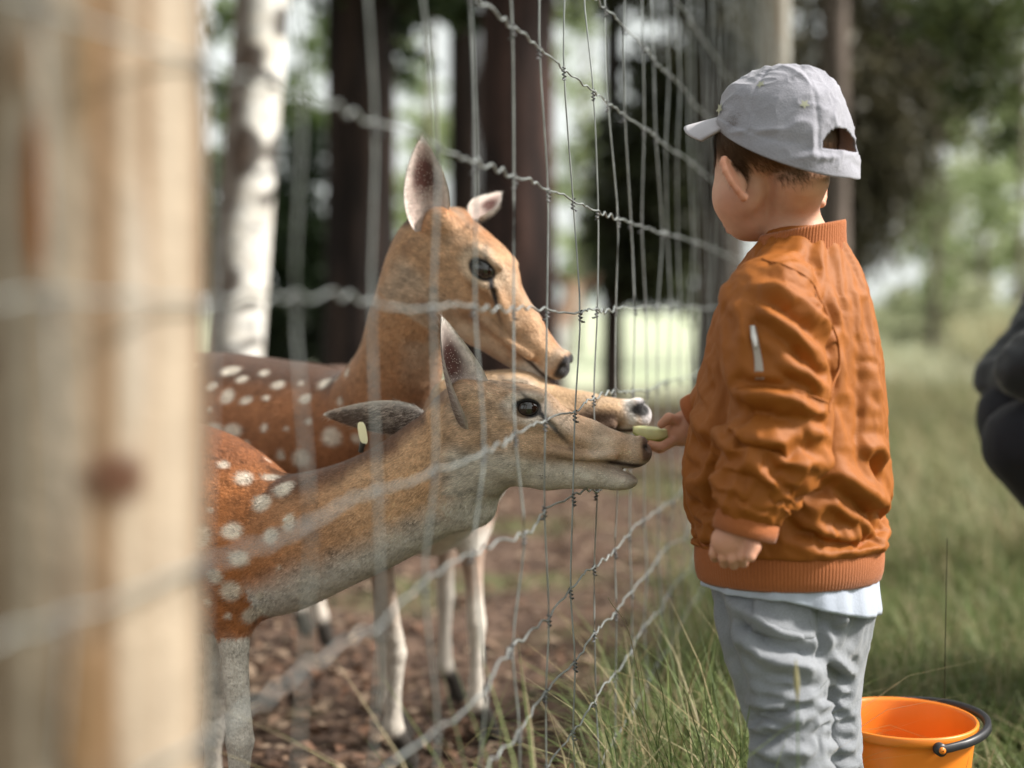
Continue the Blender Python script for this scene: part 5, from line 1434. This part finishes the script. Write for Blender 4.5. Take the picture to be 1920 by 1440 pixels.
# ---- trousers
S = Sculpt()
S.chain([TP(0, 0, 0.50), TP(0, 0, 0.455), TP(-0.004, 0, 0.41)], [0.086, 0.092, 0.084], [1.06, 1.06, 1.08], TL, k=0.03)
S.chain([P(1456, 1115, 1.775), P(1443, 1165, 1.754), P(1462, 1260, 1.738), P(1478, 1340, 1.732), P(1483, 1440, 1.73), P(1486, 1560, 1.715), P(1484, 1690, 1.72)],
        [0.058, 0.062, 0.052, 0.046, 0.047, 0.046, 0.044], k=0.012, n=14)
S.chain([P(1552, 1105, 1.80), P(1553, 1160, 1.815), P(1546, 1260, 1.825), P(1546, 1340, 1.825), P(1552, 1440, 1.825), P(1560, 1560, 1.825), P(1560, 1660, 1.825)],
        [0.062, 0.054, 0.044, 0.041, 0.043, 0.044, 0.043], k=0.010, n=14)
V, F = S.build(0.0070, smooth=2, floor=0.06)
S_in = Sculpt(); S_in.prims = [tuple([p[0], p[1], p[2], p[3] * 0.84, p[4] * 0.84] + list(p[5:])) for p in S.prims]
inside = S_in.build(0.012, smooth=1)
N_ = normals(V, F)
strokes = [
  (R_((1372, 1158), (1417, 1184), (1452, 1208), (1494, 1216), (1543, 1230)), -9, 7), (R_((1365, 1180), (1410, 1210), (1455, 1230), (1500, 1240), (1540, 1250)), 7, 9), (R_((1385, 1140), (1425, 1168), (1465, 1192), (1520, 1205)), 5, 8),
  (R_((1546, 1158), (1560, 1172), (1576, 1186)), -8, 7), (R_((1550, 1238), (1568, 1254), (1590, 1274)), -9, 6), (R_((1548, 1222), (1572, 1238), (1592, 1255)), 5, 7),
  (R_((1400, 1262), (1450, 1262), (1530, 1258)), -4, 5), (R_((1420, 1275), (1480, 1283), (1540, 1278)), -5, 4), (R_((1430, 1303), (1470, 1300), (1510, 1294)), -6, 4), (R_((1402, 1322), (1451, 1325), (1490, 1318), (1530, 1308)), -8, 5),
  (R_((1400, 1311), (1450, 1312), (1520, 1300)), 5, 5), (R_((1408, 1340), (1450, 1340), (1500, 1346)), -7, 5), (R_((1405, 1332), (1450, 1333), (1505, 1330)), 4, 4), (R_((1411, 1372), (1451, 1374), (1494, 1358), (1525, 1350)), -9, 6),
  (R_((1410, 1357), (1460, 1357), (1510, 1340)), 6, 6), (R_((1417, 1405), (1440, 1412), (1470, 1428)), -9, 6), (R_((1412, 1390), (1460, 1395), (1520, 1385)), 6, 7), (R_((1450, 1388), (1500, 1378), (1532, 1362)), -4, 5),
  (R_((1480, 1410), (1520, 1400), (1540, 1385)), 4, 6), (R_((1534, 1326), (1555, 1327), (1578, 1322)), -7, 4), (R_((1536, 1300), (1560, 1302), (1590, 1296)), -4, 4), (R_((1540, 1312), (1560, 1314), (1585, 1310)), 4, 5), (R_((1545, 1345), (1570, 1350), (1598, 1345)), -5, 5),
  (R_((1545, 1372), (1575, 1378), (1602, 1375)), -5, 6), (R_((1548, 1402), (1575, 1412), (1605, 1408)), -4, 7), (R_((1560, 1385), (1590, 1395)), 4, 7), (R_((1534, 1130), (1540, 1180), (1543, 1230)), -6, 6), (R_((1365, 1095), (1378, 1140), (1385, 1175)), 5, 9),
  (R_((1345, 1110), (1355, 1160), (1372, 1210)), -5, 9), (R_((1360, 1220), (1385, 1250), (1402, 1290)), -4, 9), (R_((1590, 1125), (1580, 1150), (1570, 1175)), 4, 7), (R_((1430, 1432), (1480, 1440), (1530, 1428)), -6, 6),
]
V = fold(V, N_, strokes)
V = drape(V, F, (V[:, 2] > 0.452) | (V[:, 2] < 0.075), inside, 14, 0.03, 0.4, 0.3)
V = np.where((V[:, 2] > 0.445)[:, None], V, sharpen(V, F, 0.9, 7))
V, F = refine(V, F); N_ = normals(V, F)
V = V + N_ * (0.0010 * (1 - np.abs(vnoise(V, 50, 13)) - 0.6) + 0.0004 * vnoise(V, 130, 5))[:, None]
PN = normals(V, F)
trousers = obj('trousers', to_mesh('trousers', V, F), M_DENIM, boy)
quad = np.array([(1412, 1112), (1531, 1122), (1527, 1196), (1411, 1182)], float)
gr = [[tuple((1 - u) * ((1 - v_) * quad[0] + v_ * quad[3]) + u * ((1 - v_) * quad[1] + v_ * quad[2]) + np.array([0, 9 * math.sin(math.pi * u) * v_])) for u in np.linspace(0, 1, 14)] for v_ in np.linspace(0, 1, 10)]
pk = patch('pocket', V, PN, gr, 0.0016, M_DENIM, trousers)
gr2 = [[tuple((1 - u) * ((1 - v_) * quad[0] + v_ * quad[3]) + u * ((1 - v_) * quad[1] + v_ * quad[2])) for u in np.linspace(0.02, 0.98, 14)] for v_ in np.linspace(0.05, 0.2, 4)]
patch('pocket_welt', V, PN, gr2, 0.0032, M_DENIM, pk)
for (bx, by, bd) in ((1484, 1690, 1.70), (1560, 1660, 1.81)):
    p = P(bx, by, bd); p[2] = 0
    g = Sculpt(); g.chain([p + [0.02, -0.01, 0.035], p + TF * 0.05 + [0, 0, 0.035], p + TF * 0.11 + [0, 0, 0.03]], [0.036, 0.037, 0.030], k=0.02); g.chain([p + [0.0, 0, 0.04], p + [0, 0, 0.09]], [0.037, 0.036], k=0.02)
    sv, sf = g.build(0.007); sv[:, 2] = np.maximum(sv[:, 2], 0.006)
    obj('shoe', to_mesh('shoe', sv, sf), M_SHOE, boy)

# ---- cap
M_CAP = cloth_mat('grey_cap_cotton', (0.29, 0.287, 0.33), 0.9, 520, 0.4, 0.09, 22)
CAPC = P(1470, 282, 1.80) + CF * -0.006 + UP * 0.008
nu, nv = 300, 90
Vc = np.zeros((nv, nu, 3)); phi = np.linspace(0, 2 * np.pi, nu, endpoint=False)
hole = np.zeros((nv, nu), bool)
for j in range(nv):
    s_ = j / (nv - 1)                                       # 0 at the rim, 1 at the top
    rim = -0.006 + 0.043 * np.cos(phi) - 0.006 * np.abs(np.sin(phi))
    zz = np.sin(s_ * math.pi / 2)
    z = rim + (0.0955 - rim) * zz
    rad = np.cos(np.minimum(s_, 1) * math.pi / 2) ** 0.62
    ax_f, ax_l = 0.0905, 0.0815
    dent = 0.0030 * np.sin(3 * phi) * zz * (1 - zz) * 4
    x = (ax_f * rad + dent) * np.cos(phi) ; y = (ax_l * rad + dent) * np.sin(phi)
    Vc[j] = CAPC + np.outer(x, CF) + np.outer(y, CL_) + np.outer(z, UP)
flat = Vc.reshape(-1, 3)
PH, SS = np.meshgrid(phi, np.arange(nv) / (nv - 1))
dphi = np.abs(((PH - np.pi) + np.pi) % (2 * np.pi) - np.pi).ravel(); ss = SS.ravel()
nrm = unit(flat - (CAPC - UP * 0.02))
cw = flat * np.array([1, 1, 1.4]) + 0.03 * np.stack([vnoise(flat, 14, 1), vnoise(flat, 14, 2), vnoise(flat, 14, 3)], 1) + 0.010 * np.stack([vnoise(flat, 40, 4), vnoise(flat, 40, 5), vnoise(flat, 40, 6)], 1)
wrn = 0.0050 * ((1 - np.abs(vnoise(cw, 19, 3))) ** 2 - 0.45) + 0.0016 * ((1 - np.abs(vnoise(cw, 44, 9))) ** 2 - 0.45)
seam = 0
for k in range(6):
    d = np.abs(((PH.ravel() - k * math.pi / 3 - 0.52) + np.pi) % (2 * np.pi) - np.pi)
    wrn = wrn - 0.0014 * np.exp(-(d * np.cos(ss * 1.5) / 0.03) ** 2) * (ss < 0.97)
wrn = wrn * sstep(0.0, 0.12, ss) + 0.0018 * sstep(0.13, 0.10, ss)
flat = flat + nrm * wrn[:, None]
Fc = []
hh = (dphi / 0.47) ** 2 + ((ss - 0.15) / 0.135) ** 2
for j in range(nv - 1):
    for i in range(nu):
        i2 = (i + 1) % nu; qd = (j * nu + i, j * nu + i2, (j + 1) * nu + i2, (j + 1) * nu + i)
        if np.mean([hh[a] for a in qd]) < 1 and np.mean([ss[a] for a in qd]) > 0.15: continue
        Fc.append(qd)
cap = obj('cap', to_mesh('cap', flat, Fc), M_CAP, boy)
sol = cap.modifiers.new('thickness', 'SOLIDIFY'); sol.thickness = 0.0022; sol.offset = -1
bv, bf = lathe([(0.0, 0.004), (0.005, 0.003), (0.0075, 0.0), (0.007, -0.003)], 16, CAPC + UP * 0.0965)
obj('button', to_mesh('button', bv, bf), M_CAP, cap)
# brim
na_, nr_ = 41, 12; bvs = []
for i in range(na_):
    a = -1.02 + 2.04 * i / (na_ - 1)
    for j in range(nr_):
        t = j / (nr_ - 1)
        ext = 0.066 * math.cos(a * 1.22) ** 0.55 if abs(a * 1.22) < 1.55 else 0
        rf_, rl_ = 0.089, 0.080
        p0 = np.array([rf_ * math.cos(a), rl_ * math.sin(a), 0.043 * math.cos(a) - 0.003 - 0.006 * abs(math.sin(a))])
        p1 = p0 + np.array([ext, 0.10 * ext * math.sin(a), -0.10 * ext])
        p = p0 * (1 - t) + p1 * t; p[2] += 0.004 - 1.9 * p[1] ** 2 * t
        bvs.append(CAPC + CF * p[0] + CL_ * p[1] + UP * p[2])
bfs = [(i * nr_ + j, (i + 1) * nr_ + j, (i + 1) * nr_ + j + 1, i * nr_ + j + 1) for i in range(na_ - 1) for j in range(nr_ - 1)]
M_BRIM = cloth_mat('pale_brim_cotton', (0.42, 0.40, 0.44), 0.9, 520, 0.3, 0.05)
brim = obj('brim', to_mesh('brim', np.array(bvs), bfs), M_BRIM, cap)
sol = brim.modifiers.new('thickness', 'SOLIDIFY'); sol.thickness = 0.004; sol.offset = 0
# printed pale yellow stars
M_STAR = mat_plain('pale_yellow_print', (0.40, 0.40, 0.30), rough=0.9)
CN = normals(flat, np.array([q for q in Fc]))
for (sxp, syp, sz) in ((1351, 204, 13), (1427, 160, 10), (1508, 197, 10)):
    c3 = on_surface(flat, CN, [(sxp, syp)])[0]; n3 = CN[int(np.argmin(((flat - c3) ** 2).sum(1)))]
    u3 = unit(np.cross(n3, UP)); w3 = np.cross(n3, u3); r3 = sz / LENS_PX * 1.75
    pts = [c3 + n3 * 0.0016] + [c3 + n3 * 0.0014 + (u3 * math.cos(a) + w3 * math.sin(a)) * (r3 if k % 2 == 0 else r3 * 0.45) for k, a in enumerate(np.linspace(0.3, 0.3 + 2 * math.pi, 10, endpoint=False))]
    obj('star_print', to_mesh('star_print', np.array(pts), [(0, 1 + k, 1 + (k + 1) % 10) for k in range(10)]), M_STAR, cap)

# ---- the slice in his fingers
M_APPLE = mat_plain('apple_flesh', (0.70, 0.70, 0.36), rough=0.4, noise=0.08, nscale=80, sss=0.1)
M_PEEL = mat_plain('green_apple_peel', (0.42, 0.50, 0.10), rough=0.3)
sl = []
n = 22
for i in range(n):
    t = i / (n - 1); x = -0.026 + 0.052 * t; w = math.sin(math.pi * min(max(t, 0.03), 0.97)) ** 0.55
    sl.append([(x, -0.008 * w, 0.004 - 0.002 * w), (x, 0.0, 0.0062 * w - 0.001 + 0.003 * (2 * t - 1) ** 2), (x, 0.008 * w, 0.004 - 0.002 * w), (x, 0.0055 * w, -0.0065 * w), (x, -0.0005, -0.0105 * w), (x, -0.006 * w, -0.0062 * w)])
sv = np.array(sl).reshape(-1, 3)
sf = [(i * 6 + j, (i + 1) * 6 + j, (i + 1) * 6 + (j + 1) % 6, i * 6 + (j + 1) % 6) for i in range(n - 1) for j in range(6)] + [tuple(range(6)), tuple(range((n - 1) * 6, n * 6))[::-1]]
sa = math.radians(6); RS = np.array([[math.cos(sa), 0, math.sin(sa)], [0, 1, 0], [-math.sin(sa), 0, math.cos(sa)]])
slc = obj('apple_slice', to_mesh('apple_slice', P(1221, 810, 2.022) + (sv * np.array([1.0, 1.25, 1.55])) @ RS.T, sf), M_APPLE)
slc.data.materials.append(M_PEEL)
for p_ in slc.data.polygons:
    if p_.normal.z < -0.25: p_.material_index = 1
tag(slc, 'pale green slice of apple between the fingers of the boy and the muzzle', 'fruit slice')
# ------------------------------------------------------------------ bucket
M_BUCKET = mat_plain('orange_plastic', (0.74, 0.21, 0.016), rough=0.42, noise=0.12, nscale=9, sss=0.08)
M_BLACKP = mat_plain('black_plastic', (0.02, 0.02, 0.024), rough=0.4)
bc = P(1690, 1345, 1.97); BR = 0.1015
bb = np.array([bc[0], bc[1], 0.004])
bh = bc[2] - 0.004
bucket = thing('bucket', 'bright orange plastic bucket with black handle standing in the grass behind the boy', 'bucket', bb)
prof = [(0.0, 0.0), (0.060, 0.0), (0.066, 0.004), (0.070, 0.012), (BR * 0.86, bh * 0.55), (BR * 0.955, bh - 0.022), (BR * 0.958, bh - 0.014), (BR * 1.0, bh - 0.012), (BR * 1.012, bh - 0.008), (BR * 1.012, bh - 0.001), (BR * 1.0, bh + 0.001), (BR * 0.975, bh + 0.001), (BR * 0.955, bh - 0.004), (BR * 0.93, bh - 0.03), (BR * 0.83, bh * 0.5), (0.066, 0.016), (0.06, 0.008), (0.0, 0.007)]
v, f = lathe(prof, 72, bb)
obj('pail', to_mesh('pail', v, f), M_BUCKET, bucket)
# handle, folded down over the rim on the right
pa = math.radians(-78); axis = np.array([math.cos(pa), math.sin(pa), 0])
out = np.array([-axis[1], axis[0], 0]); out = out if out[0] > 0 else -out
hp = []
for t in np.linspace(0, math.pi, 40):
    r = BR + 0.008
    p = bb + np.array([0, 0, bh - 0.012]) + axis * r * math.cos(t) * 1.0 + out * (r + 0.006) * math.sin(t) + np.array([0, 0, 0.012 * math.sin(t)])
    hp.append(p)
hp = np.array(hp)
tg_ = unit(np.gradient(hp, axis=0)); up_ = np.array([0, 0, 1.0]); sd = unit(np.cross(tg_, up_)); vv = []
for p, s_, t in zip(hp, sd, np.linspace(0, 1, 40)):
    wd = 0.0105 if 0.08 < t < 0.92 else 0.007
    for (a_, c_) in ((-1, -0.45), (-0.75, 0.55), (0, 0.75), (0.75, 0.55), (1, -0.45), (0.6, -0.6), (0, -0.2), (-0.6, -0.6)):
        vv.append(p + s_ * a_ * wd * 0.5 + up_ * c_ * 0.0085)
hf = [(i * 8 + j, i * 8 + (j + 1) % 8, (i + 1) * 8 + (j + 1) % 8, (i + 1) * 8 + j) for i in range(39) for j in range(8)]
handle = obj('handle', to_mesh('handle', np.array(vv), hf), M_BLACKP, bucket)
for k, sg in enumerate((1, -1)):
    c = bb + np.array([0, 0, bh - 0.012]) + axis * sg * (BR + 0.005)
    v, f = tube([c - axis * sg * 0.004, c + axis * sg * 0.005, c + axis * sg * 0.0055], [0.0085, 0.0085, 0.004], 16)
    e = obj('handle_eye', to_mesh('handle_eye', v, f), M_BLACKP, handle)
    v, f = tube([c + axis * sg * 0.002, c + axis * sg * 0.008, c + axis * sg * 0.0085], [0.0048, 0.0045, 0.001], 12)
    obj('pivot', to_mesh('pivot', v, f), M_BUCKET, bucket)

# ------------------------------------------------------------------ the adult crouching at the right edge
adult = thing('person', 'crouching adult in black jacket and dark trousers, only knee and elbow in view at right', 'person', (1.15, 2.55, 0))
M_DARKJ = cloth_mat('black_jacket_cloth', (0.007, 0.008, 0.012), 0.6, 400, 0.3, 0.15)
M_DARKT = cloth_mat('dark_trousers_cloth', (0.008, 0.008, 0.013), 0.85, 500, 0.4, 0.15, sheen=0.1)
kn = P(1934, 834, 2.50); kn2 = kn + np.array([0.08, 0.28, 0.02])
S = Sculpt()
S.chain([np.array([1.36, 2.58, 0.36]), np.array([1.15, 2.53, 0.47]), kn], [0.115, 0.098, 0.079], k=0.02)
S.chain([kn, np.array([1.06, 2.51, 0.36]), np.array([1.24, 2.52, 0.10])], [0.079, 0.064, 0.045], k=0.02)
S.chain([np.array([1.38, 2.78, 0.36]), np.array([1.18, 2.80, 0.47]), kn2], [0.115, 0.10, 0.08], k=0.02)
S.chain([kn2, np.array([1.14, 2.80, 0.34]), np.array([1.28, 2.80, 0.10])], [0.08, 0.062, 0.045], k=0.02)
S.ell((1.40, 2.68, 0.36), (0.14, 0.18, 0.14), k=0.05)
v, f = S.build(0.009); nn = normals(v, f); v = v + nn * (0.006 * (1 - np.abs(vnoise(v, 14, 2)) - 0.6))[:, None]
obj('trousers', to_mesh('trousers', v, f), M_DARKT, adult)
el = P(1928, 692, 2.46)
S = Sculpt()
S.chain([np.array([1.42, 2.68, 0.42]), np.array([1.36, 2.68, 0.70]), np.array([1.28, 2.68, 0.98])], [0.15, 0.16, 0.13], [1.2, 1.25, 1.3], (0, 1, 0), k=0.04)
S.chain([np.array([1.24, 2.50, 1.02]), np.array([1.06, 2.47, 0.86]), el], [0.075, 0.064, 0.050], k=0.03)
S.chain([el, np.array([0.99, 2.36, 0.745]), np.array([1.06, 2.30, 0.77])], [0.050, 0.046, 0.036], k=0.02)
S.chain([np.array([1.24, 2.86, 1.02]), np.array([1.12, 2.92, 0.80]), np.array([0.98, 2.84, 0.66])], [0.075, 0.062, 0.05], k=0.03)
S.chain([np.array([0.98, 2.84, 0.66]), np.array([0.98, 2.60, 0.68])], [0.05, 0.036], k=0.02)
v, f = S.build(0.008); nn = normals(v, f); v = v + nn * (0.008 * (1 - np.abs(vnoise(v, 18, 5)) - 0.6) + 0.003 * vnoise(v, 45, 8))[:, None]
obj('jacket', to_mesh('jacket', v, f), M_DARKJ, adult)
S = Sculpt()
hc2 = np.array([1.14, 2.66, 1.24])
S.ell(hc2, (0.098, 0.076, 0.115), k=0.02); S.ell(hc2 + [-0.05, 0, -0.05], (0.05, 0.055, 0.065), k=0.03)
S.chain([hc2 + [-0.095, 0, 0.0], hc2 + [-0.112, 0, -0.03]], [0.009, 0.013], k=0.012)
S.ell(hc2 + [-0.093, 0, -0.066], (0.01, 0.022, 0.006), k=0.006)
for y in (-1, 1): S.ell(hc2 + [0.01, y * 0.078, -0.01], (0.018, 0.008, 0.03), k=0.008); S.ell(hc2 + [-0.092, y * 0.03, 0.012], (0.012, 0.015, 0.008), k=0.008, sub=True)
S.chain([hc2 + [0.03, 0, -0.07], np.array([1.25, 2.67, 1.03])], [0.055, 0.06], k=0.03)
S.chain([np.array([1.25, 2.67, 1.03]), np.array([1.30, 2.68, 0.9])], [0.06, 0.09], k=0.03)
S.chain([np.array([1.25, 2.60, 1.0]), np.array([1.22, 2.50, 1.0]), np.array([1.06, 2.47, 0.86]), el, np.array([1.06, 2.30, 0.77])], [0.05, 0.05, 0.045, 0.035, 0.026], k=0.02)
S.chain([np.array([1.25, 2.76, 1.0]), np.array([1.22, 2.86, 1.0]), np.array([1.12, 2.92, 0.80]), np.array([0.98, 2.84, 0.66]), np.array([0.98, 2.60, 0.68])], [0.05, 0.05, 0.045, 0.035, 0.026], k=0.02)
for (h0, dr) in ((np.array([1.06, 2.30, 0.77]), np.array([0.6, -0.3, 0.25])), (np.array([0.98, 2.60, 0.68]), np.array([0.1, -0.95, 0.1]))):
    dr = unit(dr); sdv = unit(np.cross(dr, [0, 0, 1.0]))
    S.chain([h0, h0 + dr * 0.05], [0.026, 0.03], k=0.015)
    S.ell(h0 + dr * 0.075, (0.034, 0.034, 0.022), k=0.012)
    for q in range(4):
        o0 = h0 + dr * 0.10 + sdv * (q - 1.5) * 0.018
        S.chain([o0, o0 + dr * (0.03 - 0.003 * abs(q - 1)) + [0, 0, -0.008], o0 + dr * (0.048 - 0.006 * abs(q - 1)) + [0, 0, -0.028]], [0.0095, 0.009, 0.0075], k=0.004)
    S.chain([h0 + dr * 0.05 + sdv * 0.028, h0 + dr * 0.08 + sdv * 0.045 + [0, 0, -0.01], h0 + dr * 0.10 + sdv * 0.040 + [0, 0, -0.022]], [0.012, 0.0105, 0.008], k=0.006)
v, f = S.build(0.007, (0.004, (0.95, 2.1, 0.6), (1.3, 2.75, 1.38)))
abody = obj('body', to_mesh('body', v, f, True, np.tile([0.50, 0.28, 0.19], (len(v), 1))), M_SKIN, adult)
hv, hf_ = v, f; nn = normals(v, f)
mask = ((hv - hc2)[:, 2] > -0.05 + 0.9 * np.maximum(0, -(hv - hc2)[:, 0] - 0.02)) & (hv[:, 2] > 1.17)
hairs('hair', hv, hf_, nn, np.tile([0.07, 0.04, 0.022], (len(hv), 1)), 9000, 0.05, 0.0012, np.tile([0.5, 0, -0.8], (len(hv), 1)), 0.25, M_HAIR, abody, mask=mask * 1.0, jitter=0.25)
for y in (-1, 1):
    sv, sf = lathe([(0.0, -1), (0.68, -0.73), (1, 0), (0.68, 0.73), (0, 1)], 12)
    obj('eye', to_mesh('eye', hc2 + [-0.082, y * 0.03, 0.012] + sv * 0.012, sf), M_EYEW, abody)
for (fx, fy) in ((1.20, 2.52), (1.24, 2.80)):
    g = Sculpt(); g.chain([(fx + 0.08, fy, 0.045), (fx - 0.04, fy, 0.045), (fx - 0.15, fy, 0.035)], [0.045, 0.045, 0.034], k=0.02); g.chain([(fx + 0.06, fy, 0.05), (fx + 0.05, fy, 0.12)], [0.045, 0.045], k=0.02)
    sv, sf = g.build(0.008); sv[:, 2] = np.maximum(sv[:, 2], 0.006)
    obj('shoe', to_mesh('shoe', sv, sf), M_SHOE, adult)
